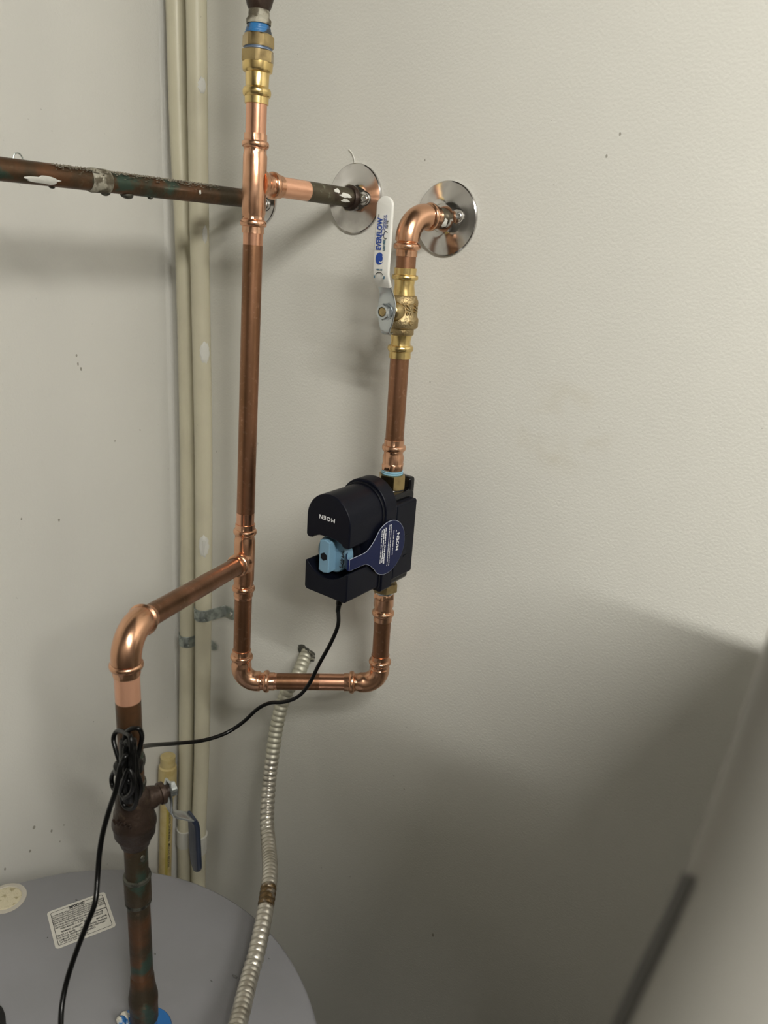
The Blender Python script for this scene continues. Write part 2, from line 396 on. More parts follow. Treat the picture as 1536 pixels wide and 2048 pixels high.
# bottom run
bx = (Q_bot-R_bot); bl = bx.length; bx.normalize()
elbow(R_bot, rd, bx, L_(R_bot, r3(1299)), L_(R_bot, on(R_bot, Q_bot, x=549)), .021, 'elbow', loop)
seg(on(R_bot, Q_bot, x=540), on(R_bot, Q_bot, x=695), [(0, .01), (.066, .2)])
qd = (Q_top-Q_bot).normalized()
elbow(Q_bot, qd, -bx, L_(Q_bot, q(1309)), L_(Q_bot, on(R_bot, Q_bot, x=688)), .021, 'elbow', loop)
seg(q(1318), q(1230), [(.0, .004)])
seg(q(890), q(705), [(0, .006)])
seg(q(545), q(500))
elbow(Q_top, -qd, esc3-Q_top, L_(Q_top, q(513)), .043, .026, 'elbow', loop, rb=.0136)
# threaded adapters each side of the shutoff device
def adapter(A, D, Lip, name='threaded_adapter'):
    """A = nut side, D points to the lip end"""
    mb = MB(); L = Lip
    pr = [(0, .0120), (.002, .0124), (.0022, .0142, .9), (.0085, .0147, .9), (.0092, .0132, .3), (.0105, .0126)]
    pr += [r for r in press_end(L, bead=.0147) if r[0] > .012]
    mb.lathe(A, D, pr, 60); return mb.build(name, m_fit, loop, A, angle=50)
adapter(q(941), qd, L_(q(941), q(878)))
adapter(q(1181), -qd, L_(q(1181), q(1240)))

# ---------------------------------------------------------------- brass connection above the riser
un = thing('brass_union', 'brass press adapter and hex nut joining the riser to the old pipe at the top', 'pipe fitting', r3(209))
U = lambda y: L_(r3(209), r3(y))
pr = [(0, RP), (.0001, .0126), (U(196), .0127)]
for i in range(7):
    a = PI*i/6; pr.append((U(195)+(U(176)-U(195))*(.5-.5*math.cos(a)), .0127+.0024*math.sin(a)))
pr += [(U(174), .0122), (U(147), .0126), (U(144), .0152), (U(140), .0157), (U(126), .0160)]
MB().lathe(r3(209), rd, pr, 60).build('press_adapter', m_brass, un, r3(209), angle=50)
MB().lathe(r3(127), rd, [(0, .0160), (.0003, .0176, .95), (U(104)-U(127), .0176, .95), (U(103)-U(127), .0160)], 72, ref=(.6, -.8, 0)).build('hex_collar', m_hexb, un, r3(127), angle=25)
pr = []; Lh = U(91)-U(105)
for i in range(25): pr.append((Lh*i/24, .0142+.0006*math.sin(i*PI/3)))
MB().lathe(r3(105), rd, pr, 40).build('thread_sealant', mat('grey_blue_thread', (.24, .30, .40), .4, .3, bump=(200, .001, .6)), un, r3(105))
MB().lathe(r3(97), rd, [(0, .0140), (.0004, .0162, .5), (.0020, .0166, .9), (U(69)-U(97)-.002, .0164, .9), (U(69)-U(97), .0140)], 72, ref=(.9, -.4, 0)).build('hex_nut', m_hexb, un, r3(97), angle=25)
pr = []; Lh = U(49)-U(70)
for i in range(13): pr.append((Lh*i/12, .0142-.0030*i/12+.0004*math.sin(i*2.1)))
MB().lathe(r3(70), rd, pr, 40).build('sealant_paste', m_bluepaste, un, r3(70), angle=60)
op = thing('old_riser_pipe', 'corroded old pipe with white crust above the brass nut, cut off by the top edge', 'pipe', r3(50))
Uo = lambda y: L_(r3(50), r3(y))
MB().lathe(r3(50), rd, [(0, .0125), (.004, .0130), (.007, .0108), (Uo(40), .0104), (Uo(28), .0110), (Uo(20), .0105)], 40).build('threaded_nipple', m_crust, op, r3(50), angle=60)
MB().lathe(r3(22), rd, [(0, .0105), (.004, .0125), (.012, .0148), (.020, .0156), (.05, .0156), (.055, .0120), (.28, .0118), (.62, .0118)], 40).build('old_fitting', m_bronze, op, r3(22), angle=50)

# ---------------------------------------------------------------- wall pipes and their flanges
def blob(mb, c, r, sc=(1, 1, 1), seed=0, n=10):
    rr = random.Random(seed); vs_ = []
    c = Vector(c)
    ph = [rr.uniform(0, 6.28) for _ in range(4)]
    rings = []
    for i in range(1, n):
        th = PI*i/n; ring = []
        for j in range(n+2):
            p2 = 2*PI*j/(n+2); k2 = 1+.18*math.sin(2*p2+ph[0])+.12*math.sin(3*p2+ph[1]+th*2)
            ring.append(mb.vert(c+Vector((r*sc[0]*k2*math.sin(th)*math.cos(p2), r*sc[1]*k2*math.sin(th)*math.sin(p2), r*sc[2]*math.cos(th)))))
        rings.append(ring)
    t = mb.vert(c+Vector((0, 0, r*sc[2]))); bb = mb.vert(c-Vector((0, 0, r*sc[2]))); m2 = n+2
    for j in range(m2): mb.face((t, rings[0][j], rings[0][(j+1) % m2])); mb.face((bb, rings[-1][(j+1) % m2], rings[-1][j]))
    for A_, B_ in zip(rings, rings[1:]):
        for j in range(m2): mb.face((A_[j], B_[j], B_[(j+1) % m2], A_[(j+1) % m2]))
    return mb
def skin_patch(A, D, r, s0, s1, th0, th1, seed=1, th=.0006, teeth=.25, nn=22):
    """thin ragged flake lying on a pipe: angles measured from straight up towards the camera side"""
    A = Vector(A); D = Vector(D).normalized(); u = (Vector((0, 0, 1))-D*D.z).normalized() if abs(D.z) < .9 else Vector((1, 0, 0)); w = D.cross(u)
    if abs(D.z) < .9:
        if w.dot(CAM-A) < 0: w = -w
    rr = random.Random(seed); mb = MB(); c0, c1 = (s0+s1)/2, (th0+th1)/2
    c_ = []
    ph = [rr.uniform(0, 6.28) for _ in range(3)]
    def P(s, t, q_): return A + D*s + (u*math.cos(t)+w*math.sin(t))*(r+q_)
    cen = mb.vert(P(c0, c1, th)); prev = None; rgs = []
    for lev, q_ in ((.5, th), (.9, th*.9), (1.0, -.0004)):
        ring = []
        for i in range(nn):
            a = 2*PI*i/nn; k2 = lev*(1+teeth*math.sin(3*a+ph[0])*.5+teeth*math.sin(5*a+ph[1])*.5+teeth*.6*math.sin(9*a+ph[2])*.5)
            ring.append(mb.vert(P(c0+(s1-s0)/2*k2*math.cos(a), c1+(th1-th0)/2*k2*math.sin(a), q_)))
        rgs.append(ring)
    for i in range(nn): mb.face((cen, rgs[0][i], rgs[0][(i+1) % nn]))
    for A_, B_ in zip(rgs, rgs[1:]):
        for i in range(nn): mb.face((A_[i], B_[i], B_[(i+1) % nn], A_[(i+1) % nn]))
    return mb
def escutcheon(c, label, rot, R=.0405):
    t = thing('wall_flange', label, 'pipe flange', c, 'chrome flanges where pipes enter the wall')
    a = Vector((0, -1, 0))
    pr = [(.0003, R), (.0030, R), (.0040, R-.0012), (.0052, R*.80), (.0068, R*.58), (.0080, R*.46), (.0094, max(.0145, R*.40)), (.0104, max(.0135, R*.37)), (.0105, .0122)]
    MB().lathe(c, a, pr, 72).build('cover_plate', m_chrome, t, c, angle=25)
    # hub boss with its set screw, on the right
    hd = Vector((math.cos(rot), 0, math.sin(rot)))
    hb = c + hd*.0185
    bm_ = MB().lathe(hb, a, [(.004, .0090), (.0085, .0086), (.0105, .0072), (.0110, .004)], 28)
    bm_.build('boss', m_chrome, t, hb, angle=30)
    MB().lathe(hb+a*.0105+hd*.003, a+hd*.35, [(-.001, .0036), (.0016, .0036), (.0019, .0028), (.0010, .0022), (.0008, .0004)], 18).build('set_screw', m_screw, t, hb)
    return t
escutcheon(esc1, 'chrome wall flange half hidden behind the upper copper tee', -.3, .0335)
escutcheon(esc2, 'chrome wall flange round the grimy stub pipe right of the upper tee', .0)
escutcheon(esc3, 'chrome wall flange at the far right, behind the top copper elbow', .15)

p1 = thing('old_copper_pipe', 'long tarnished old copper pipe running from the left edge to the wall behind the tee', 'pipe', esc1)
P1B = esc1 + Vector((-.013, -.95, .002))
pipe(esc1+Vector((0, .012, 0)), P1B, .0115, m_old, p1)
pY = lambda x: on(esc1, P1B, x=x)
d1 = Vector((0, -1, 0))
c = pY(216); Lc = L_(c, pY(176))
MB().lathe(c, d1, [(0, .0114), (.001, .0124), (.004, .0130), (Lc*.5, .0127), (Lc-.004, .0131), (Lc-.001, .0124), (Lc, .0114)], 40).build('solder_collar', m_crust, p1, c, angle=60)
for i, (x0, s) in enumerate(((254, .0042), (300, .002), (102, .0018), (210, .0035))):
    c = pY(x0)+Vector((0, 0, -.0117)); ob = blob(MB(), c, s, (1.3, 1.6, 1), i).build('solder_drip', m_solder, p1, c)
c = pY(38)+Vector((0, 0, .012)); MB().tube([c+Vector((0, .005*math.cos(a/8*PI), .006*math.sin(a/8*PI)-.001)) for a in range(9)], .0007, 6).build('wire_loop', m_galv, p1, c)
def flake(pr_, A, D, r, xs, th, seed, m, par, name='paint_flake'):
    s0, s1 = sorted((L_(A, xs[0]), L_(A, xs[1])))
    return skin_patch(A, D, r, s0, s1, th[0], th[1], seed).build(name, m, par, (xs[0]+xs[1])/2)
flake(p1, esc1, d1, .0115, (pY(105), pY(36)), (1.75, 2.5), 3, m_paintw, p1)
flake(p1, esc1, d1, .0115, (pY(388), pY(384)), (1.3, 1.75), 4, m_paintw, p1)
flake(p1, esc1, d1, .0115, (pY(480), pY(474)), (1.2, 2.1), 5, m_paintw, p1)
# dust lying along the top of the old pipe
md = MB(); r_ = random.Random(5)
for i in range(1100):
    s = r_.uniform(L_(esc1, pY(430)), L_(esc1, pY(95))); a = r_.gauss(0, .45); hh = r_.uniform(.0004, .0016)
    p = esc1 + d1*s + Vector((math.sin(a), 0, math.cos(a)))*.0113
    nn_ = Vector((math.sin(a), 0, math.cos(a))); w_ = r_.uniform(.0006, .0018)
    v = [md.vert(p+Vector((0, w_, 0))-nn_*.0004), md.vert(p+Vector((w_, -w_, 0))-nn_*.0004), md.vert(p+Vector((-w_, -w_, 0))-nn_*.0004), md.vert(p+nn_*hh+Vector((r_.gauss(0, .0006), r_.gauss(0, .0006), 0)))]
    for f_ in ((0, 1, 3), (1, 2, 3), (2, 0, 3)): md.face([v[j] for j in f_])
tag(md.build('dust', m_dust, p1, esc1), None, kind='stuff')

p2 = thing('stub_pipe', 'short grimy old copper stub with white paint specks entering the middle chrome flange', 'pipe', esc2, 'old stubs coming out of the wall')
e2 = (T1-esc2).normalized(); l2 = L_(T1, esc2)
PS = lambda x: L_(esc2, on(esc2, T1, x=x))
pipe(esc2-e2*.012, T1+(-e2)*.03, RP, m_stub, p2, [(PS(614)+.012, 1)])
MB().lathe(esc2, e2, [(.004, .0112), (.0045, .0150), (.012, .0148), (.0135, .0135), (.0136, .0112)], 36).build('collar', m_bronze, p2, esc2, angle=40)
for i, (x0, x1, t0, t1, s) in enumerate(((668, 656, .9, 1.4, 1), (690, 667, 1.25, 1.75, 2), (688, 672, 1.85, 2.2, 3))):
    skin_patch(esc2, e2, RP, PS(x0), PS(x1), t0, t1, s+20, .0007).build('paint_flake', m_paintw, p2, on(esc2, T1, x=x0))
p3 = thing('stub_pipe', 'short dark old copper stub between the top right elbow and its chrome flange', 'pipe', esc3, 'old stubs coming out of the wall')
e3 = (Q_top-esc3).normalized()
pipe(esc3-e3*.012, esc3+e3*.030, RP, m_stub, p3)
skin_patch(esc3, e3, RP, .010, .017, 1.6, 2.6, 31, .0008).build('paint_flake', m_paintw, p3, esc3)

# ---------------------------------------------------------------- brass ball valve with white lever
bv = thing('ball_valve', 'brass ball valve with a long white lever on the right riser', 'valve', q(660))
VB = q(716); V = lambda y: L_(VB, q(y))
def vend(y0, y1, y2, y3, y4):      # lip end, lip top, bead, waist
    pr_ = [(V(y0), RP), (V(y0)+.0001*(1 if y0 > y4 else -1), .0127), (V(y1), .0129, .3)]
    for i in range(7):
        a = PI*i/6; pr_.append((V(y1)+(V(y2)-V(y1))*(.5-.5*math.cos(a)), .0129+.0022*math.sin(a)))
    pr_ += [(V(y2), .0127, .5), ((V(y2)+V(y3))/2, .0120, .55), (V(y3), .0125, .3), (V(y4), .0130)]
    return pr_
MB().lathe(VB, qd, vend(716, 703, 690, 675, 667), 60).build('press_end', m_brass, bv, VB, angle=45)
MB().lathe(VB, qd, list(reversed(vend(536, 549, 560, 580, 592))), 60).build('press_end', m_brass, bv, q(560), angle=45)
MB().lathe(VB, qd, [(V(670), .0125), (V(668), .0142), (V(657), .0142), (V(656), .0165), (V(653), .0183), (V(640), .0186), (V(636), .0184), (V(633), .0172), (V(628), .0168), (V(609), .0166), (V(605), .0172), (V(600), .0168), (V(597), .0158), (V(592), .0150), (V(590), .0130)], 56).build('body', m_cast, bv, q(625), angle=60)
SP = q(622); sd_ = Vector((0, -1, 0))
MB().lathe(SP, sd_, [(.008, .0118), (.0185, .0112), (.0200, .0100), (.0215, .0098), (.0235, .0080), (.0236, .0055), (.030, .0052)], 40).build('bonnet', m_hexb, bv, SP, angle=40)
X0 = SP.x
def yz(y, z): return Vector((X0, y, z))
zc = SP.z
plate = [yz(-.083, zc-.0235), yz(-.0875, zc-.0243), yz(-.0905, zc-.0230), yz(-.0913, zc-.019), yz(-.0913, zc-.012), yz(-.0913, zc), yz(-.0913, zc+.010), yz(-.0918, zc+.016), yz(-.094, zc+.021), yz(-.100, zc+.029), yz(-.104, zc+.034), yz(-.106, zc+.040), yz(-.1062, zc+.05)]
MB().strip(plate, None, (1, 0, 0), [.010, .011, .012, .014, .0195, .0240, .0240, .0200, .0185, .0185, .019, .0195, .0195], .0022).build('lever_plate', m_zinc, bv, SP, angle=50)
ztop = at(768, 392, -.106).z
gp = [yz(-.0985, zc+.0272), yz(-.1005, zc+.030), yz(-.1035, zc+.0345), yz(-.1055, zc+.040), yz(-.106, zc+.046)]
NW = 14; z1 = zc+.046
for i in range(1, 11): gp.append(yz(-.106, z1+(ztop-.010-z1)*i/10))
gw = [.0190, .0200, .0210, .0215, .0218]+[.0218]*10
for i in range(1, NW+1):
    a = PI/2*i/NW; gp.append(yz(-.106, ztop-.010+.010*math.sin(a))); gw.append(max(.0012, .0218*math.cos(a)))
MB().strip(gp, None, (1, 0, 0), gw, [.0040]*(len(gw)-4)+[.0038, .0034, .003, .002]).build('lever_grip', m_lever, bv, SP, angle=70)
MB().lathe(yz(-.0924, zc), sd_, [(0, .0092), (.0010, .0092), (.0011, .0090, 1), (.0060, .0092, 1), (.0074, .0080, .6), (.0074, .0054), (.0050, .0052)], 48).build('nut', m_zinc, bv, yz(-.0924, zc), angle=22)
MB().lathe(yz(-.094, zc), sd_, [(0, .0050), (.0050, .0050), (.0056, .0042)], 24).build('stem', m_hexb, bv, yz(-.094, zc), angle=30)
# printing on the lever: reads upwards
yf = -.1083
ex, ey = (0, 0, 1), (-1, 0, 0)
zz = lambda px_, y: at(px_, y, yf).z
def lt(s, xo, ya, yb, size, m_, bold=0.0, name='print'):
    za, zb = zz(765, ya), zz(765, yb)
    return text(s, name, (X0+xo, yf-.0002, (za+zb)/2), ex, ey, size, m_, bv, .00012, bold, width=abs(zb-za))
lt('EVERFLOW', -.0035, 501, 436, .0092, m_blueprint, .00028, 'brand_print')
lt('TM', -.0058, 434, 429, .0022, m_ink)
lt('LEAD FREE', .0035, 501, 479, .0036, m_greenprint, .0001)
lt('NSF/ANSI 61', .0016, 456, 430, .0026, m_blueprint)
lt('600 WOG CSA', .0041, 456, 429, .0026, m_blueprint)
lt('125 PSI', .0062, 456, 441, .0024, m_ink)
# small oval marks
def ring_print(cx, cz, rx, rz, w_, name, m_, a0=0, a1=2*PI, n=30):
    mb = MB(); A_, B_ = [], []
    for i in range(n+1):
        a = a0+(a1-a0)*i/n
        A_.append(mb.vert((cx+rx*math.cos(a), yf-.0003, cz+rz*math.sin(a)))); B_.append(mb.vert((cx+(rx-w_)*math.cos(a), yf-.0003, cz+(rz-w_)*math.sin(a))))
    for i in range(n): mb.face((A_[i], A_[i+1], B_[i+1], B_[i]))
    return mb.build(name, m_, bv, (cx, yf-.0003, cz))
zo = zz(757, 517); ring_print(X0-.0015, zo, .0052, .0062, .0052, 'oval_logo', m_blueprint)
yf -= .00025; ring_print(X0+.0004, zo+.0002, .0036, .0044, .0010, 'logo_swirl', m_lever, -2.2, .9); yf += .00025
ring_print(X0+.0012, zz(765, 464), .0026, .0034, .0006, 'seal_print', m_blueprint); ring_print(X0+.0046, zz(768, 470), .0030, .0040, .0006, 'seal_print', m_ink, .6, 5.4)
zo = zz(757, 551); ring_print(X0-.0005, zo-.002, .0058, .0058, .0008, 'arrow_print', m_ink, .5, 2.6)
mb = MB()
for x0, x1, dz in ((-.0045, -.0005, .0055), (.0004, .0030, .0055)): mb.box((X0+x0, yf-.0003, zo+dz), (X0+x1, yf, zo+dz+.0012))
mb.build('arrow_bars', m_greenprint, bv, (X0, yf, zo))
mb = MB()
for x0 in (-.0078, .0052): mb.box((X0+x0, yf-.0003, zo-.0030), (X0+x0+.0016, yf, zo-.0002))
mb.build('arrow_dots', m_greenprint, bv, (X0, yf, zo))
# raised casting marks
az = math.radians(-22); rdir = Vector((math.cos(az), math.sin(az), 0)); tdir = Vector((-math.sin(az), math.cos(az), 0))
text('3/4', 'casting_mark', q(617)+rdir*.0168-tdir*.0022, (0, 0, 1), -tdir, .0092, m_cast, bv, .0016, .0003)
text('600', 'casting_mark', q(614)+Vector((math.cos(az+.42), math.sin(az+.42), 0))*.0170, (0, 0, 1), Vector((math.sin(az+.42), -math.cos(az+.42), 0)), .0072, m_cast, bv, .0016, .0003)
text('C', 'casting_mark', q(643)+rdir*.0186, tdir, (0, 0, 1), .0072, m_cast, bv, .0014, .0003)

# ---------------------------------------------------------------- leak detector / shutoff device
DX = .4845; ZB = Z0
dev = thing('shutoff_device', 'navy plastic motorised water shutoff device with a pale blue knob on the right riser', 'water shutoff', (DX, -.06, Z0-.33))
dz_top = Z0-.297     # centre of the arch
def arch(half, ztop_c, zlow, n=24, nb=4, rb_=.004):
    pts = [(half*math.cos(PI*i/n), ztop_c+half*math.sin(PI*i/n)) for i in range(n+1)]
    for i in range(nb+1):
        a = PI+PI/2*i/nb; pts.append((-half+rb_+rb_*math.cos(a), zlow+rb_+rb_*math.sin(a)))
    for i in range(nb+1):
        a = 1.5*PI+PI/2*i/nb; pts.append((half-rb_+rb_*math.cos(a), zlow+rb_+rb_*math.sin(a)))
    return pts
o_ = (DX, 0, 0)
def yprism(poly, y0, y1, name, m_, bev, par=dev, draft=None):
    mb = MB()
    if draft is None: mb.prism(poly, (DX, y0, 0), (1, 0, 0), (0, 0, 1), (0, 1, 0), y1-y0)
    cz = sum(p[1] for p in poly)/len(poly)
    ob = mb.build(name, m_, par, (DX, (y0+y1)/2, cz), bevel=bev); return ob
H = .0318
# full-depth housing behind the knob recess
MB().box((DX-H+.0002, -.1415, Z0-.358), (DX+H-.0002, -.104, Z0-.320)).build('rear_housing', m_navy, dev, (DX, -.12, Z0-.34), bevel=.0003)
# hood over the knob
hood = [(H*math.cos(PI*i/24), Z0-.2995+H*math.sin(PI*i/24)) for i in range(25)]
hood += [(-H, Z0-.322), (-H+.0015, Z0-.3245), (-H+.004, Z0-.3255), (-H+.009, Z0-.3245), (-H+.012, Z0-.3215), (-.012, Z0-.3190), (0, Z0-.3182), (.012, Z0-.3190), (H-.012, Z0-.3215), (H-.009, Z0-.3245), (H-.002, Z0-.3250), (H, Z0-.3225)]
yprism(hood, -.1755, -.1040, 'hood', m_navy, .0026)
# lower box with scooped top
low = [(-H, Z0-.3545), (-H, Z0-.3885), (-H+.003, Z0-.3915), (H-.003, Z0-.3915), (H, Z0-.3885), (H, Z0-.3545)]
for i in range(15):
    a = i/14; xx_ = (H-.003)*(1-2*a); low.append((xx_, Z0-.3555-.0135*math.sin(PI*a)**.8))
yprism(low, -.1755, -.1040, 'lower_housing', m_navy, .0014)
# round well behind the knob
kc = Vector((DX-.0015, -.15, Z0-.3425))
MB().lathe(kc+Vector((0, .0085, 0)), (0, -1, 0), [(0, .0245), (.003, .0245), (.0035, .0235), (.006, .0150), (.012, .0148)], 48).build('knob_well', m_recess, dev, kc)
kn = MB().lathe(kc+Vector((0, -.003, 0)), (0, -1, 0), [(0, .0225), (.0095, .0222), (.0110, .0208), (.0113, .012)], 56).build('knob', m_knob, dev, kc, angle=30)
bar = []
for i in range(9): bar.append((-.0074+.0148*i/8, .0203-.0012*abs(i-4)/4*1.5))
for i in range(9): bar.append((.0074-.0148*i/8, -.0203+.0012*abs(i-4)/4*1.5))
mbk = MB(); mbk.prism(bar, kc+Vector((-.0015, -.0265, 0)), (1, 0, 0), (0, 0, 1), (0, 1, 0), .0135); 
gb = mbk.build('knob_grip', m_knob, kn, kc+Vector((0, -.02, 0)), bevel=.0011)
MB().lathe(kc+Vector((-.0015, -.0267, 0)), (0, -1, 0), [(-.0002, .0050, 1), (.0003, .0050, 1), (.0003, .0044, 1), (-.0000, .0042, 1)], 36).build('hex_socket', m_recess, kn, kc+Vector((0, -.0267, 0)), angle=20)
# felt-pen scribble on the knob disc
sc_y = kc.y-.0146
def scrib(pts, w_=.0005):
    mb = MB(); mb.tube([Vector((kc.x+a_, sc_y, kc.z+b_)) for a_, b_ in pts], w_, 6); return mb.build('pen_mark', m_ink, kn, (kc.x, sc_y, kc.z))
scrib([(.0125, -.011), (.0145, -.0125), (.0165, -.0115), (.016, -.008), (.014, -.006)]); scrib([(.0135, -.003), (.0165, -.005), (.0172, -.0025), (.0145, -.001)])
scrib([(.0145, .002), (.0178, .001), (.0172, .004), (.0150, .0055)]); scrib([(.0155, -.010), (.0175, -.006), (.0180, -.002)]); scrib([(.0140, .0075), (.0170, .0065), (.0165, .0095)])
# flange ring of the housing
ring_poly = arch(.0347, Z0-.2970, Z0-.3975)
yprism(ring_poly, -.1125, -.0905, 'flange_ring', m_navy, .0016)
yprism(arch(.0330, Z0-.2988, Z0-.3935), -.1160, -.1120, 'flange_groove', m_recess, .0006)
# clamp behind
mb = MB().box((DX-.034, -.0910, Z0-.3885), (DX+.0345, -.0480, Z0-.2915)); mb.build('rear_clamp', m_navy, dev, (DX, -.064, Z0-.34), bevel=.003)
for zz_ in (-.335, -.362): MB().box((DX+.0344, -.0700, Z0+zz_-.0008), (DX+.0350, -.0630, Z0+zz_+.0008)).build('clamp_notch', m_recess, dev, (DX+.0345, -.066, Z0+zz_))
mb = MB().box((DX-.0245, -.0850, Z0-.4030), (DX+.0255, -.0400, Z0-.2835)); mb.build('valve_block', m_blk, dev, (DX, -.06, Z0-.335), bevel=.006)
MB().box((DX-.0200, -.0480, Z0-.3000), (DX+.0215, -.0360, Z0-.2690)).build('block_shoulder', m_blk, dev, (DX, -.042, Z0-.28), bevel=.004)
MB().lathe(q(976), qd, [(-.11, .0170), (.0, .0170), (.001, .0165)], 40).build('flow_body', m_blk, dev, q(1000), angle=30)
def hexnut(A, D, L, r, name='hex_nut'):
    return MB().lathe(A, D, [(0, r*.86), (.0003, r*.98, .8), (.0015, r, 1), (L-.0015, r, 1), (L-.0003, r*.98, .8), (L, r*.84)], 72, ref=(1, .25, 0)).build(name, m_hexb, dev, A, angle=22)
hexnut(q(975), qd, L_(q(975), q(947)), .0170)
hexnut(q(1163), -qd, L_(q(1163), q(1180)), .0168)
pr = []; Ls = L_(q(950), q(939))
for i in range(19): pr.append((Ls*i/18, .0133-.0004*i/18+.00045*math.sin(i*PI/3)))
MB().lathe(q(950), qd, pr, 48).build('thread_sealant', m_blue, dev, q(945))
MB().lathe(q(1179), -qd, [(0, .0130), (.002, .0134), (.004, .0128)], 40).build('washer', m_zinc, dev, q(1180))
# lettering on the hood front, upside down as the device hangs inverted
tc_ = at(654, 1037, -.1758)
text('MOEN', 'front_lettering', (tc_.x, -.1757, tc_.z), (-1, 0, 0), (0, 0, -1), .0068, m_white, dev, .0002, .00003, 1.12, width=.0225)
# cord plug boot under the box
bt = at(681, 1210, -.155); BT = Vector((bt.x, -.155, Z0-.3915))
# ---- hanging tag looped round the knob
tg = thing('paper_tag', 'navy teardrop tag with white printing hooked on the device knob', 'tag', (DX+.036, -.1, Z0-.34))
XT = DX+.0366; cT = (-.1065, Z0-.3395); rT = .0335
def tagpoly(rr, grow=0.0):
    P_ = []
    a0 = math.radians(128)
    for i in range(41):
        a = -a0+2*a0*i/40; P_.append((cT[0]+rr*math.cos(a), cT[1]+rr*math.sin(a)))
    # concave shoulders into the strap (towards -Y)
    e_ = P_[-1]; s_h = .0068+grow
    for i in range(1, 9):
        t = i/8; P_.append((e_[0]+(-.1545-e_[0])*t, Z0-.3405+s_h+(e_[1]-(Z0-.3405)-s_h)*(1-t)**1.9))
    P_.append((-.1790, Z0-.3405+s_h)); P_.append((-.1790, Z0-.3405-s_h))
    e_ = P_[0]
    for i in range(8, 0, -1):
        t = i/8; P_.append((e_[0]+(-.1545-e_[0])*t, Z0-.3405-s_h+(e_[1]-(Z0-.3405)+s_h)*(1-t)**1.9))
    return P_
MB().prism(tagpoly(rT, .0003), (XT-.0006, 0, 0), (0, 1, 0), (0, 0, 1), (1, 0, 0), .0006).build('tag_edge', m_tagedge, tg, (XT, cT[0], cT[1]), angle=20)
MB().prism(tagpoly(rT-.0004), (XT-.0001, 0, 0), (0, 1, 0), (0, 0, 1), (1, 0, 0), .0003).build('tag_face', m_tag, tg, (XT, cT[0], cT[1]), angle=20)
mb = MB(); lp = []
for i in range(9):
    a = PI*.5*i/8; lp.append(Vector((XT-.0105+.0102*math.cos(a), -.1790-.004*math.sin(a)*0-.0, Z0-.3405)))
mb.strip([Vector((XT-.0003, -.1780, Z0-.3405)), Vector((XT-.002, -.1800, Z0-.3405)), Vector((XT-.008, -.1760, Z0-.3410)), Vector((XT-.014, -.1680, Z0-.3415)), Vector((DX+.016, -.1560, Z0-.342))], None, (0, 0, 1), [.0136]*5, .0007)
mb.build('tag_strap', m_tag, tg, (XT, -.17, Z0-.34), angle=60)
def tt(s, px_, ya, yb, size, bold=0, name='tag_print'):
    a_, b_ = atx(px_, ya, XT), atx(px_, yb, XT)
    return text(s, name, (XT+.0004, (a_.y+b_.y)/2, (a_.z+b_.z)/2), (0, 0, 1), (0, -1, 0), size, m_white, tg, .0001, bold, width=abs(a_.z-b_.z))
tt('MOEN', 795, 1099, 1066, .0072, .00008, 'tag_lettering')
tt('~', 792, 1064, 1060, .0060, .0001)
tt('Download the app to activate your', 769, 1126, 1056, .0034, .0001)
tt('Flo Smart Water Monitor and Shutoff', 765.5, 1124, 1059, .0030, .0001)
tt('and receive real time alerts', 761.5, 1126, 1062, .0026)
tt('For optimal protection please connect the device', 776, 1130, 1051, .0024)
tt('to your home network and keep the valve powered', 779.5, 1129, 1050, .0024)
tt('scan the code for setup help', 785.5, 1109, 1061, .0022)

# ---------------------------------------------------------------- power cord of the device
cordt = thing('power_cord', 'thin black power cord running from the navy device round the left pipe to the tank', 'cord', BT)
MB().lathe(BT+Vector((0, 0, .004)), (-.12, 0, -1), [(0, .0045), (.006, .0045), (.0065, .0040), (.020, .0038), (.0205, .0031), (.028, .0028), (.031, .0024)], 24).build('plug_boot', m_cord, cordt, BT)
cp_ = [(BT+Vector((-.003, 0, -.024)))]
for px_, py_, Y in ((676, 1250, -.158), (662, 1285, -.162), (640, 1325, -.168), (618, 1368, -.175), (596, 1393, -.18), (568, 1404, -.185), (540, 1406, -.19), (515, 1418, -.20), (485, 1445, -.215), (450, 1467, -.235), (405, 1481, -.265), (350, 1487, -.31), (305, 1490, -.36), (283, 1494, -.405), (268, 1500, -.446), (252, 1512, -.462), (242, 1530, -.465), (237, 1552, -.468), (231, 1582, -.472), (219, 1618, -.476), (207, 1660, -.482), (199, 1705, -.488), (195, 1755, -.495), (190, 1805, -.505), (172, 1853, -.515), (152, 1905, -.525), (134, 1960, -.535), (124, 2010, -.545), (121, 2060, -.555), (119, 2130, -.57)):
    cp_.append(at(px_, py_, Y))
MB().tube(spline(cp_, 8), .0024, 12).build('cord', m_cord, cordt, cp_[0])
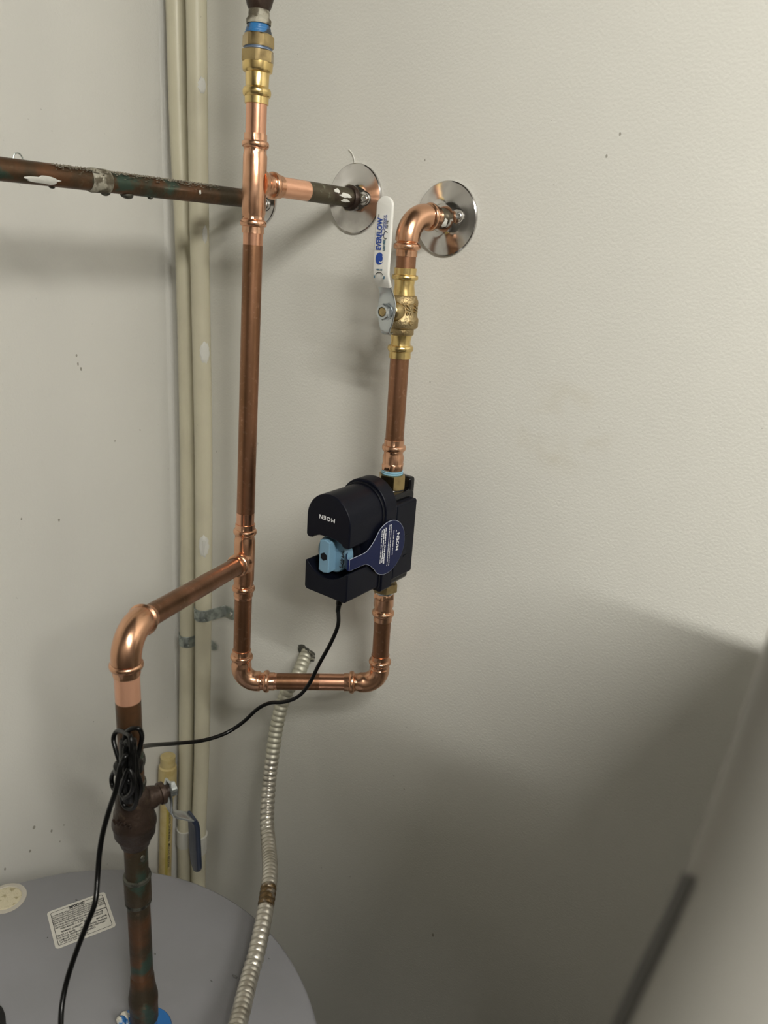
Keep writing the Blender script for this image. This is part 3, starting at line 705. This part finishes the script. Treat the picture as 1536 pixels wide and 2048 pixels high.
# surplus length folded and tied against the old pipe
def loop_pts(pts, n=8):
    P_ = [Vector(p) for p in pts]; N_ = len(P_); out = []
    for i in range(N_):
        a, b, c_, d = P_[i-1], P_[i], P_[(i+1) % N_], P_[(i+2) % N_]
        for k_ in range(n):
            t = k_/n; out.append(.5*((2*b)+(c_-a)*t+(2*a-5*b+4*c_-d)*t*t+(3*b-a-3*c_+d)*t**3))
    out.append(out[0]); return out
LP = [
    [(251, 1562, -.452), (243, 1535, -.453), (231, 1498, -.452), (227, 1476, -.45), (235, 1462, -.448), (252, 1466, -.452), (262, 1478, -.456), (262, 1520, -.458), (258, 1560, -.456)],
    [(256, 1560, -.458), (252, 1510, -.455), (250, 1472, -.452), (262, 1458, -.451), (278, 1458, -.448), (284, 1472, -.444), (280, 1495, -.446), (272, 1530, -.452), (268, 1560, -.456)],
    [(248, 1545, -.450), (232, 1540, -.446), (223, 1556, -.444), (228, 1578, -.446), (246, 1586, -.450), (254, 1565, -.454)],
    [(252, 1540, -.455), (246, 1570, -.456), (244, 1600, -.454), (254, 1616, -.453), (268, 1614, -.452), (274, 1590, -.452), (270, 1560, -.454), (262, 1540, -.457)],
    [(258, 1538, -.460), (248, 1560, -.462), (242, 1582, -.46), (250, 1594, -.46), (263, 1584, -.46), (267, 1562, -.46)],
    [(262, 1536, -.456), (276, 1550, -.450), (282, 1572, -.448), (278, 1592, -.448), (266, 1598, -.45), (262, 1570, -.455)],
    [(246, 1500, -.456), (243, 1530, -.458), (247, 1575, -.457), (256, 1590, -.455), (266, 1560, -.457), (266, 1510, -.457), (256, 1482, -.456)],
    [(252, 1492, -.458), (250, 1530, -.460), (256, 1580, -.458), (272, 1585, -.45), (274, 1540, -.451), (268, 1500, -.453)]]
bun = MB()
for l_ in LP: bun.tube(loop_pts([at(a_, b_, c_) for a_, b_, c_ in l_]), .0022, 10, cap=False)
bc = at(258, 1540, -.455)
tag(bun.build('folded_cord', m_cord, cordt, bc), None)
c0_, c1_ = at(256, 1478, -.451), at(261, 1596, -.451)
MB().tube(spline([c0_, at(256, 1500, -.452), at(257, 1540, -.453), at(261, 1580, -.452), c1_], 6), [.0035]+[.0078]*23+[.0035], 20).build('cord_core', m_cord, cordt, bc)
tb = at(257, 1534, -.450)
MB().lathe(tb+Vector((0, 0, -.0035)), (0, 0, 1), [(0, .0125), (.0005, .0132), (.0065, .0132), (.007, .0125)], 30).build('tie_band', m_cord, cordt, tb)

# ---------------------------------------------------------------- old pipe down to the tank, with its valve
tp = thing('tank_riser_pipe', 'tarnished green-brown copper pipe rising from the blue ring on the tank', 'pipe', k(2030))
kd = (K_top-K_bot).normalized(); RK = .0116
# below the elbow to the valve
a_ = k(1330); b_ = k(1590)
pipe(a_, b_, RK, m_old, tp, [(0, L_(a_, k(1400)))])
a_ = k(1672); pipe(a_, k(2020), RK, m_old, tp)
S_ = lambda y: L_(k(2035), k(y)); KB = k(2035)
def couple(y0, y1, r, name='coupling', m_=None):
    mb = MB(); mb.lathe(KB, kd, [(S_(y0), RK*.98), (S_(y0)+.0008, r), (S_(y0)+.003, r+.0004), (S_(y1)-.003, r+.0004), (S_(y1)-.0008, r), (S_(y1), RK*.98)], 40)
    return mb.build(name, m_ or m_old, tp, k(y0), angle=45)
couple(1798, 1748, .0131); couple(1530, 1512, .0128, 'solder_ring', m_solder); couple(1572, 1560, .0128, 'solder_ring', m_solder)
couple(1756, 1748, .0136, 'solder_ring', m_solder)
MB().lathe(KB, kd, [(0, .0138), (.001, .0150), (S_(2003), .0152), (S_(1999), .0156), (S_(1990), .0156), (S_(1986), .0150), (S_(1974), .0138), (S_(1965), .0128), (S_(1950), .0124), (S_(1946), .0114)], 44).build('reducing_adapter', m_old, tp, KB, angle=45)
for i, (y, px_, s) in enumerate(((1715, 312, .0032), (1730, 256, .0030), (1790, 314, .0022), (1800, 272, .0020), (1556, 292, .0026), (1560, 285, .003))):
    p_ = at(px_, y, -.43); p_ = k(y)+(p_-k(y)).normalized()*RK if (p_-k(y)).length > RK*.3 else p_
    blob(MB(), p_, s, (1, 1, 1.5), i+9).build('solder_drip', m_solder, tp, p_)
couple(1804, 1797, .0130, 'solder_ring', m_solder)

ov = thing('old_valve', 'aged bronze valve with a dark navy lever hanging down, left above the tank', 'valve', k(1680))
VK = k(1688); G = lambda y: L_(VK, k(y))
MB().lathe(VK, kd, [(0, .0125), (.001, .0140), (G(1680), .0152), (G(1673), .0168), (G(1664), .0198), (G(1647), .0207), (G(1644), .0216), (G(1638), .0213), (G(1631), .0198), (G(1619), .0192), (G(1614), .0176), (G(1598), .0170), (G(1590), .0160), (G(1580), .0130), (G(1578), .0116)], 48).build('body', m_bronze, ov, k(1640), angle=45)
sv = Vector((.25, .97, 0)).normalized(); so = k(1612)+Vector((0, 0, .002))
MB().lathe(so, sv, [(.010, .0130), (.020, .0112), (.024, .0098), (.026, .0098), (.0265, .0112), (.031, .0112), (.0315, .007), (.038, .0060)], 32).build('side_boss', m_bronze, ov, so, angle=40)
text('WOG', 'casting_mark', k(1622)+Vector((.35, -.94, 0)).normalized()*.0198, (.94, .35, 0), (0, 0, 1), .0075, m_bronze, ov, .001, .0002)
wd = Vector((0, 0, 1)).cross(sv).normalized()
def vp(s_, z_, w_=0): return so + sv*s_ + Vector((0, 0, z_)) + wd*w_
lev = [vp(.036, .012), vp(.036, .004), vp(.036, -.012), vp(.0362, -.022), vp(.038, -.028), vp(.043, -.0330), vp(.052, -.0395), vp(.060, -.0450), vp(.0625, -.050), vp(.063, -.056)]
MB().strip(lev, None, wd, [.010, .017, .018, .016, .015, .015, .016, .017, .017, .016], .0024).build('lever_plate', m_zinc, ov, so, angle=50)
gpp = [vp(.0600, -.0445), vp(.0622, -.0490), vp(.0632, -.055)]; gww = [.018, .0205, .0215]
zend = -.118
for i in range(1, 9): gpp.append(vp(.0634+.0015*i/8, -.055+(zend+.012+.055)*i/8)); gww.append(.0215)
for i in range(1, 9):
    a = PI/2*i/8; gpp.append(vp(.065, zend+.012-.012*math.sin(a))); gww.append(max(.0015, .0215*math.cos(a)))
MB().strip(gpp, None, wd, gww, .0058).build('lever_grip', mat('navy_vinyl', (.012, .018, .035), .3, 0), ov, so, angle=60)
MB().lathe(vp(.0355, 0), sv, [(.001, .0078), (.002, .0078, 1), (.0075, .0078, 1), (.0080, .0055)], 36).build('nut', m_zinc, ov, vp(.038, 0), angle=22)

# ---------------------------------------------------------------- corner conduits, straps, capped pipe
def conduit(pts, Y, label, name='conduit'):
    t = thing(name, label, 'conduit', pts[-1], 'cream conduits in the corner')
    MB().tube(spline(pts, 6), .0134, 28).build('tube', m_pvc, t, pts[-1]); return t
c1 = [Vector((.044, -.0150, 3.29)), Vector((.046, -.0150, 2.44)), Vector((.055, -.0150, 2.17)), Vector((.055, -.0150, 1.78)), Vector((.036, -.0150, 1.28)), Vector((.0245, -.0150, 1.03)), Vector((.0200, -.0150, .6)), Vector((.020, -.0150, .02))]
c2 = [Vector((.103, -.031, 3.29)), Vector((.1055, -.031, 2.42)), Vector((.107, -.031, 2.17)), Vector((.1105, -.031, 1.80)), Vector((.0990, -.031, 1.33)), Vector((.0860, -.031, 1.09)), Vector((.0800, -.031, .6)), Vector((.078, -.031, .02))]
cd1 = conduit(c1, -.015, 'left of two cream plastic conduits running down the wall corner, lower strap')
cd2 = conduit(c2, -.031, 'right of two cream plastic conduits by the corner, upper strap and white coupling')
def cpt(pts, y):
    sp = spline(pts, 12); best = min(sp, key=lambda p: abs(proj(p)[1]-y)); return best
def cdir(pts, y): return (cpt(pts, y-30)-cpt(pts, y+30)).normalized()
p_ = cpt(c2, 1700); MB().lathe(p_, cdir(c2, 1680), [(0, .0136), (.0003, .0162), (.040, .0166), (.0405, .0140)], 36).build('coupling', m_pvcw, cd2, p_, angle=35)
p_ = cpt(c1, 1690); MB().lathe(p_, cdir(c1, 1660), [(0, .0136), (.0003, .0150), (.040, .0152), (.0405, .0138)], 36).build('coupling', m_pvcw, cd1, p_, angle=35)
# paint splashes on the right conduit
for i, (y, dx, h_, w_) in enumerate(((192, .008, .010, .006), (683, .006, .016, .008), (1070, .000, .019, .0085), (455, .010, .012, .004))):
    c_ = cpt(c2, y); rr = random.Random(i+3); mb = MB(); cen = None; rg = []
    aim = math.atan2((CAM-c_).y, (CAM-c_).x)
    def P2(a, b, q_): th_ = aim+(a+dx*.8)/.0134; return c_+Vector((math.cos(th_)*(.0134+q_), math.sin(th_)*(.0134+q_), b))
    cen = mb.vert(P2(0, 0, .0006)); nn = 24
    for lev_, q_ in ((.6, .0006), (.93, .0005), (1, -.0003)):
        rg.append([mb.vert(P2(w_*lev_*math.cos(2*PI*j/nn)*(1+.12*math.sin(3*j+i)), (h_ if math.sin(2*PI*j/nn) > 0 else h_*(1.0 if i != 2 else 1.0))*lev_*math.sin(2*PI*j/nn)*(1+.1*math.sin(2*j+i)), q_)) for j in range(nn)])
    for j in range(nn): mb.face((cen, rg[0][j], rg[0][(j+1) % nn]))
    for A_, B_ in zip(rg, rg[1:]):
        for j in range(nn): mb.face((A_[j], B_[j], B_[(j+1) % nn], A_[(j+1) % nn]))
    mb.build('paint_splash', m_paintw, cd2, c_, angle=60)
c_ = cpt(c2, 1088)
aim = math.atan2((CAM-c_).y, (CAM-c_).x)
MB().tube([c_+Vector((math.cos(aim)*.0134, math.sin(aim)*.0134, .010-.024*i/6)) for i in range(7)], [.0026, .0024, .0022, .0018, .0016, .0018, .0008], 10).build('paint_run', m_paintw, cd2, c_)
def strap(c_, standoff, foot, label, hgt=.021):
    t = thing('pipe_strap', label, 'pipe strap', c_, 'galvanised straps on the corner conduits')
    r_s = .0146; pts = []
    for i in range(19):
        a = PI*(1.05-1.02*i/18)+PI   # from the left back, round the front, to the right
        a = math.radians(172+ (356-172)*i/18); pts.append(Vector((c_.x+r_s*math.cos(a), c_.y+r_s*math.sin(a), c_.z)))
    rx = c_.x+r_s
    if standoff > .02: pts += [Vector((rx+.001, c_.y+.006, c_.z)), Vector((rx+.004, -.0110, c_.z)), Vector((rx+.006, -.0040, c_.z)), Vector((rx+.0085, -.0022, c_.z))]
    else: pts += [Vector((rx+.001, -.006, c_.z)), Vector((rx+.003, -.0028, c_.z)), Vector((rx+.006, -.0020, c_.z))]
    n0 = len(pts); end = pts[-1].x
    for i in range(1, 7): pts.append(Vector((end+foot*i/6, -.0020, c_.z)))
    wds = [hgt]*(n0+3)+[hgt*.93, hgt*.78, hgt*.45]
    MB().strip(pts, None, (0, 0, 1), wds, .0016).build('strap_band', m_galv, t, c_, angle=40)
    sc = Vector((end+foot*.55, -.0028, c_.z)); MB().lathe(sc, (0, -1, 0), [(0, .0042), (.0010, .0042), (.0022, .0030), (.0026, .0008)], 20).build('screw', m_screw, t, sc, angle=30)
    mb = MB()
    for i in (9, 12, 15):
        for dz2 in (-.006, .006):
            a = math.radians(172+(356-172)*i/18); blob(mb, (c_.x+(r_s+.0007)*math.cos(a), c_.y+(r_s+.0007)*math.sin(a), c_.z+dz2), .0012, seed=i, n=6)
    mb.build('dimple', m_galv, t, c_)
    return t
strap(cpt(c2, 1234), .03, .024, 'upper galvanised strap holding the right conduit, foot screwed to the wall')
strap(cpt(c1, 1272), .01, .040, 'lower galvanised strap holding the left conduit, foot behind the right one')
cy = thing('capped_pipe', 'yellowed plastic pipe with a cap standing in the corner behind the old valve', 'pipe', Vector((.0235, -.057, 0)))
ct = atx(336, 1512, .026); cb_ = atx(330, 1740, .022); cb_ = Vector((.022, cb_.y, cb_.z)); cdv = (ct-cb_).normalized(); cfl = cb_ - cdv*((cb_.z-.02)/cdv.z)
Lc = lambda y: L_(ct, on(ct, cb_, y=y))
MB().lathe(ct, -cdv, [(Lc(1580), .0120), (L_(ct, cfl), .0120)], 28).build('tube', m_cpvc, cy, ct)
MB().lathe(ct, -cdv, [(0, .0090), (.0005, .0135), (Lc(1530), .0138), (Lc(1532), .0162), (Lc(1540), .0168), (Lc(1588), .0168), (Lc(1592), .0125)], 36).build('cap', m_cpvc, cy, ct, angle=35)
MB().lathe(ct+cdv*.0006, cdv, [(-.003, .0075), (.0006, .0075), (.0008, .0060)], 24).build('cap_rim', m_cpvc, cy, ct, angle=35)
sa = math.atan2((CAM-ct).y, (CAM-ct).x)
def onpipe(off): return Vector((math.cos(sa+off), math.sin(sa+off), 0))
sp_ = MB(); A0 = on(ct, cb_, y=1600)
for a0 in (0,):
    pl = []
    for i in range(5):
        o2 = -.05+.45*i/4; pl.append(onpipe(o2))
    idx = [[sp_.vert(A0+n2*.0124-cdv*s2) for n2 in pl] for s2 in (0, .25)]
    for i in range(4): sp_.face((idx[0][i], idx[0][i+1], idx[1][i+1], idx[1][i]))
sp_.build('stripe', m_stripe, cy, A0)
text('WATER SYSTEM  DRINKING WATER', 'pipe_print', on(ct, cb_, y=1672)+onpipe(.52)*.0127, cdv, -Vector((0, 0, 1)).cross(onpipe(.52)), .0062, m_ink, cy, .0001, .0001, width=.13)

# ---------------------------------------------------------------- flexible metal conduit out of the wall
fx = thing('flexible_conduit', 'ribbed flexible metal conduit coming out of the wall hole and over the tank', 'conduit', (.308, 0, Z0-.6155))
fp = [Vector((.302, .03, Z0-.600)), Vector((.308, .0, Z0-.614))]
for px_, py_, Y in ((598, 1345, -.028), (580, 1372, -.046), (566, 1402, -.058), (554, 1450, -.072), (545, 1510, -.088), (538, 1570, -.104), (534, 1640, -.130), (538, 1700, -.165), (540, 1745, -.205), (535, 1790, -.238), (525, 1850, -.274), (512, 1910, -.306), (499, 1955, -.330), (478, 2040, -.380), (462, 2100, -.415), (450, 2170, -.45)):
    fp.append(at(px_, py_, Y))
sp = spline(fp, 60)
# even steps along the path, ribbed radius
acc = [0]
for a_, b_ in zip(sp, sp[1:]): acc.append(acc[-1]+(b_-a_).length)
Lt = acc[-1]; step = .0009; out = []; j = 0; s = 0
while s < Lt:
    while acc[j+1] < s: j += 1
    f_ = (s-acc[j])/max(1e-9, acc[j+1]-acc[j]); out.append(sp[j].lerp(sp[j+1], f_)); s += step
pitch = .0082
rr_ = [.0088+.0019*abs(math.sin(PI*(i*step)/pitch))**.7 for i in range(len(out))]
def sm(a, b, x): t = max(0, min(1, (x-a)/(b-a))); return t*t*(3-2*t)
at_r = []; at_p = []
for p_ in out:
    y = proj(p_)[1]; at_r.append(.62*sm(1768, 1780, y)*(1-sm(1812, 1830, y))); at_p.append(1-sm(1440, 1620, y))
mf = MB().tube(out, rr_, 22, attr=at_r); fo = mf.build('ribbed_sheath', m_flex, fx, fp[1], attr='rust', angle=80)
ly = fo.data.attributes.new('paint', 'FLOAT', 'POINT')
vals = []
for i in range(len(out)): vals += [at_p[i]*.8]*22
ly.data.foreach_set('value', vals)
# broken plaster round the hole
hm = MB(); hc = Vector((.3085, -.0004, Z0-.614)); nn = 40; A_, B_, C_ = [], [], []
rr = random.Random(4)
for i in range(nn):
    a = 2*PI*i/nn; r1 = .0085; r2 = .0165+.003*math.sin(3*a+.5)+rr.uniform(-.0016, .0016)
    A_.append(hm.vert(hc+Vector((r1*math.cos(a), .0003, r1*math.sin(a))))); B_.append(hm.vert(hc+Vector(((r2*.8)*math.cos(a), -.0012-rr.uniform(0, .0012), (r2*.8)*math.sin(a))))); C_.append(hm.vert(hc+Vector((r2*math.cos(a), .0003, r2*math.sin(a)))))
for i in range(nn): j = (i+1) % nn; hm.face((A_[i], A_[j], B_[j], B_[i])); hm.face((B_[i], B_[j], C_[j], C_[i]))
struct(hm.build('trim_2', m_mould, None, hc))

# ---------------------------------------------------------------- water heater
ZT = Z0-.85; TC = Vector((.4275, -.5365, 0)); RT = .2973
wh = thing('water_heater', 'large grey cylindrical water heater whose round top fills the lower left', 'water heater', TC)
MB().lathe(TC, (0, 0, 1), [(.03, RT-.004), (.04, RT-.002), (ZT-.03, RT-.002), (ZT-.029, RT), (ZT-.006, RT), (ZT-.002, RT-.0015), (ZT, RT-.0045)], 128).build('jacket', m_tank, wh, TC, angle=40)
for i in range(3):
    a = 2*PI*i/3; c_ = TC+Vector((math.cos(a)*.22, math.sin(a)*.22, 0)); MB().lathe(c_, (0, 0, 1), [(0, .02), (.035, .025)], 16).build('foot', m_plain, wh, c_)
# paper notice
lc = [atz(91, 1827, ZT), atz(206, 1784, ZT), atz(236, 1852, ZT), atz(114, 1898, ZT)]
cen = sum(lc, Vector())/4; exl = ((lc[1]-lc[0])+(lc[2]-lc[3])).normalized(); eyl = Vector((0, 0, 1)).cross(exl)
wl = ((lc[1]-lc[0]).length+(lc[2]-lc[3]).length)/2; hl = ((lc[0]-lc[3]).length+(lc[1]-lc[2]).length)/2
def rrect(w_, h_, r):
    P_ = []
    for cx, cy_, a0 in ((w_/2-r, h_/2-r, 0), (-w_/2+r, h_/2-r, PI/2), (-w_/2+r, -h_/2+r, PI), (w_/2-r, -h_/2+r, 1.5*PI)):
        for i in range(5): a = a0+PI/2*i/4; P_.append((cx+r*math.cos(a), cy_+r*math.sin(a)))
    return P_
lab = MB().prism(rrect(wl, hl, .004), cen+Vector((0, 0, .0001)), exl, eyl, (0, 0, 1), .0003).build('notice_label', m_label, wh, cen)
fr = MB(); o_p = rrect(wl-.0075, hl-.0075, .002); i_p = rrect(wl-.0088, hl-.0088, .0016)
oi = [fr.vert(cen+Vector((0, 0, .0006))+exl*a+eyl*b) for a, b in o_p]; ii = [fr.vert(cen+Vector((0, 0, .0006))+exl*a+eyl*b) for a, b in i_p]
for i in range(len(oi)): j = (i+1) % len(oi); fr.face((oi[i], oi[j], ii[j], ii[i]))
fr.build('label_border', m_ink, lab, cen)
def lab_text(s, u_, v_, size, w_, bold=0, al='CENTER'):
    return text(s, 'label_print', cen+exl*(u_*wl)+eyl*(v_*hl)+Vector((0, 0, .0006)), exl, eyl, size, m_ink, lab, .0001, bold, width=w_*wl)
lab_text('IMPORTANT', .0, .405, .0060, .27, .0003)
rows = [('ALL WATER HEATER INSTALLATIONS MUST CONFORM TO STATE AND LOCAL CODES IN', .90), ('FORCE. IF THIS UNIT IS TO REPLACE AN OLDER HEATER CHECK RELIEF VALVE AND', .90), ('VENT AND DRAIN PIPING FOR PROPER SIZE BEFORE PLACING IT IN SERVICE. SEE THE', .90), ('INSTRUCTION MANUAL SUPPLIED FOR SAFE OPERATION OF THE THERMAL CONTROLS', .90), ('NEVER OPERATE THE HEATER WITHOUT WATER.', .60)]
v_ = .335
for s, w_ in rows: lab_text(s, -.0 if w_ > .7 else -.14, v_, .0030, w_, .00004); v_ -= .052
for s, u_, w_ in (('THIS WATER HEATER COMPLIES WITH APPLICABLE SECTIONS WHEN', 0, .88), ('INSTALLED WITH A LISTED RELIEF VALVE OF PROPER SIZE', -.03, .80), ('WHEN MADE BY A. O. SMITH WATER PRODUCTS', .0, .72)):
    lab_text(s, u_, v_-.01, .0032, w_, .00005); v_ -= .058
lab_text('NOMINAL CAPACITY', -.18, v_-.035, .0034, .36, .0001); lab_text('50', .07, v_-.02, .0075, .08, .0003); lab_text('GALLONS', .32, v_-.035, .0034, .18, .0001); v_ -= .10
for s, u_, w_ in (('TESTED TO 300 PSI       150 PSI WORKING PRESSURE', -.02, .84), ('THIS WATER HEATER WHEN PROPERLY INSTALLED', -.04, .80), ('COMPLIES WITH ALL REQUIREMENTS', -.12, .60), ('OF THE STATE OF NEW YORK', -.18, .46)):
    lab_text(s, u_, v_-.01, .0034, w_, .00006); v_ -= .060
# foam-filled port at the left
pc = atz(12, 1797, ZT); pc.z = ZT
MB().lathe(pc, (0, 0, 1), [(-.001, .0255), (.0008, .0250), (.0012, .0200), (.0004, .0195), (.0003, .002)], 44).build('port_ring', mat('tan_ring', (.42, .39, .33), .5), wh, pc, angle=30)
MB().lathe(pc, (0, 0, 1), [(.0002, .0192), (.0014, .0180), (.0020, .0120), (.0018, .003)], 36).build('foam_plug', m_foam, wh, pc)
# blue ring and steel nipple under the old pipe
nb = Vector((K_bot.x, K_bot.y, ZT))
MB().lathe(nb, (0, 0, 1), [(-.001, .0290), (.0045, .0290), (.0062, .0278), (.0066, .0160)], 56).build('blue_ring', mat('blue_plastic', (.012, .12, .35), .35), wh, nb, angle=40)
MB().lathe(nb, (0, 0, 1), [(0, .0138), (KB.z-ZT-.003, .0138), (KB.z-ZT+.001, .0148)], 40).build('steel_nipple', m_zinc, wh, nb, angle=40)
mb = MB(); pw = atz(245, 2040, ZT)
for i, (a, b, c_, s) in enumerate(((-.024, -.010, .012, .007), (-.020, -.016, .018, .006), (-.026, -.003, .006, .007), (-.016, -.020, .010, .007))): blob(mb, nb+Vector((a, b, c_)), s, (1, 1, 1.1), i+40)
mb.build('tape_scrap', mat('crumpled_tape', (.62, .60, .52), .3, 0, noise=[(90, (.03, .16, .42), .5, .56), (60, (.05, .05, .05), .62, .68)], bump=(180, .002, .8)), wh, nb)
# small grit lying on the top
gr = MB(); r_ = random.Random(11)
for px_, py_, s in ((470, 1953, .0024), (423, 1962, .0011), (153, 1800, .0012), (310, 1908, .0013), (95, 1875, .0008), (538, 1917, .0008)):
    p_ = atz(px_, py_, ZT+.0006); blob(gr, p_, s, (1.5, .8, .45), int(px_), 6)
gr.build('grit', mat('grey_grit', (.12, .12, .12), .7), wh, TC)['kind'] = 'stuff'

# black insulated stub just inside the left edge
bk = thing('insulated_pipe', 'black rounded pipe insulation end poking in at the bottom left corner', 'pipe insulation', atz(-30, 2150, ZT))
p_ = atz(-22, 2062, ZT); p_.z = ZT
MB().lathe(p_, (0, 0, 1), [(-.001, .017), (.012, .0175), (.020, .0165), (.026, .0130), (.029, .007), (.0295, .001)], 32).build('cap', mat('black_foam', (.008, .008, .007), .6), bk, p_, angle=60)

# ---------------------------------------------------------------- out-of-focus pale pipe close to the lens, lower right
nr = thing('slanting_hose', 'out-of-focus pale grey hose slanting across the lower right corner, very near', 'hose', CAM+ray(1600, 2300)*.17)
def near(px_, py_, z): return CAM + ray(px_, py_)*z
rad = .045
SIL = [(1720, 700, .25), (1640, 1040, .235), (1536, 1366, .22), (1398, 1767, .205), (1270, 2048, .195), (1130, 2330, .19), (960, 2650, .19)]
ncen = []
for i, (px_, py_, z) in enumerate(SIL):
    a_, b_ = SIL[max(0, i-1)], SIL[min(len(SIL)-1, i+1)]; tx, ty = b_[0]-a_[0], b_[1]-a_[1]; l_ = math.hypot(tx, ty)
    off = rad*F/z*1.03; ncen.append(near(px_+off*ty/l_, py_-off*tx/l_, z))
nsp = spline(ncen, 8)
MB().tube(nsp, rad, 64).build('hose_body', m_grey, nr, ncen[3])
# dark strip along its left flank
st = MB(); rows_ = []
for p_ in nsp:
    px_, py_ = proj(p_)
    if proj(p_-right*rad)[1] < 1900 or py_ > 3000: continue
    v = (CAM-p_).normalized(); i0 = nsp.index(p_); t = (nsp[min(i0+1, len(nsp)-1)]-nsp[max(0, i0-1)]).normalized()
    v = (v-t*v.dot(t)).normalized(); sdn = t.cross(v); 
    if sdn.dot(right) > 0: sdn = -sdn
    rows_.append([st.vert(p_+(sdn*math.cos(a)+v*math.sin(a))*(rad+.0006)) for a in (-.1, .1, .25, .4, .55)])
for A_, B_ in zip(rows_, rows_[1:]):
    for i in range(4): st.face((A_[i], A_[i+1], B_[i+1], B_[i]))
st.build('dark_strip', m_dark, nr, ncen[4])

# scuffs and nicks on the paint
m_scuff = mat('scuff', (.30, .285, .24), .7)
wl_, wb_ = bpy.data.objects['wall_left'], bpy.data.objects['wall_back']
for side_, par_, marks in (('l', wl_, ((153, 711, .0022), (156, 728, .0028), (162, 738, .0030), (230, 882, .0020), (118, 1040, .0026), (43, 1038, .0022), (272, 1212, .0020), (68, 1655, .0036), (60, 1702, .0030), (103, 1662, .0034), (120, 1683, .0020), (128, 1650, .0018), (10, 1738, .0030))),
                           ('b', wb_, ((850, 320, .0016), (1240, 268, .0020), (1213, 312, .0020), (860, 764, .0014), (600, 1545, .0018), (583, 1560, .0014), (808, 1578, .0016), (643, 1735, .0016), (866, 1870, .0040)))):
    for i, (a_, b_, s_) in enumerate(marks):
        p_ = atx(a_, b_, 0) if side_ == 'l' else at(a_, b_, 0)
        blob(MB(), p_, s_*.62, (.12, .9, 1.5) if side_ == 'l' else (.8, .12, 1.4), i+70, 7).build('scuff_mark', m_scuff, par_, p_)
pts_ = [at(a_, b_, -.0008) for a_, b_ in ((707, 334), (709, 322), (705, 308), (698, 299))]
MB().tube(spline(pts_, 5), .0007, 6).build('caulk_thread', m_paintw, wb_, pts_[0])

# ---------------------------------------------------------------- things just outside the frame that light or shade it
fc = thing('box_occluder', 'unseen box-shaped cabinet standing beyond the right edge against the wall', 'occluder', (1.6, -.3, 0))
CX0, CX1, CY0, CY1, CZ = 1.017, 1.75, -.47, -.20, Z0-.142  # unseen box, added and sized for the shadow it throws on the wall
MB().box((CX0, CY0, 1.55), (CX1, CY1, CZ)).build('casing', m_plain, fc, (1.4, -.4, 1), bevel=.004)
for z0_, z1_ in ((1.60, CZ-.06),):
    MB().box((CX0+.03, CY0-.012, z0_), (CX1-.03, CY0, z1_)).build('panel', m_plain, fc, (1.4, CY0, z0_), bevel=.003)
for x_ in (CX0+.25, CX1-.04):
    for y_ in (CY0+.06, CY1-.06): MB().box((x_-.02, y_-.02, 0), (x_+.02, y_+.02, 1.55)).build('leg', m_dark, fc, (x_, y_, 0))
la = thing('ceiling_lamp', 'long white tube lamp hung under the ceiling, right of the view', 'lamp', (LAMP.x, LAMP.y, 3.3))
hl2 = LAMP_LEN/2
MB().lathe(LAMP-Vector((hl2, 0, 0)), (1, 0, 0), [(0, LAMP_RADIUS), (LAMP_LEN, LAMP_RADIUS)], 16, cap=False).build('lamp_tube', _lm, la, LAMP)
MB().box((LAMP.x-hl2-.02, LAMP.y-.045, 3.235), (LAMP.x+hl2+.02, LAMP.y+.045, 3.3)).build('lamp_housing', m_lever, la, (LAMP.x, LAMP.y, 3.27), bevel=.004)
for sx in (-1, 1):
    xe = LAMP.x+sx*(hl2+.008); MB().box((xe-.008, LAMP.y-.03, 3.11), (xe+.008, LAMP.y+.03, 3.24)).build('end_holder', m_lever, la, (xe, LAMP.y, 3.2), bevel=.003)
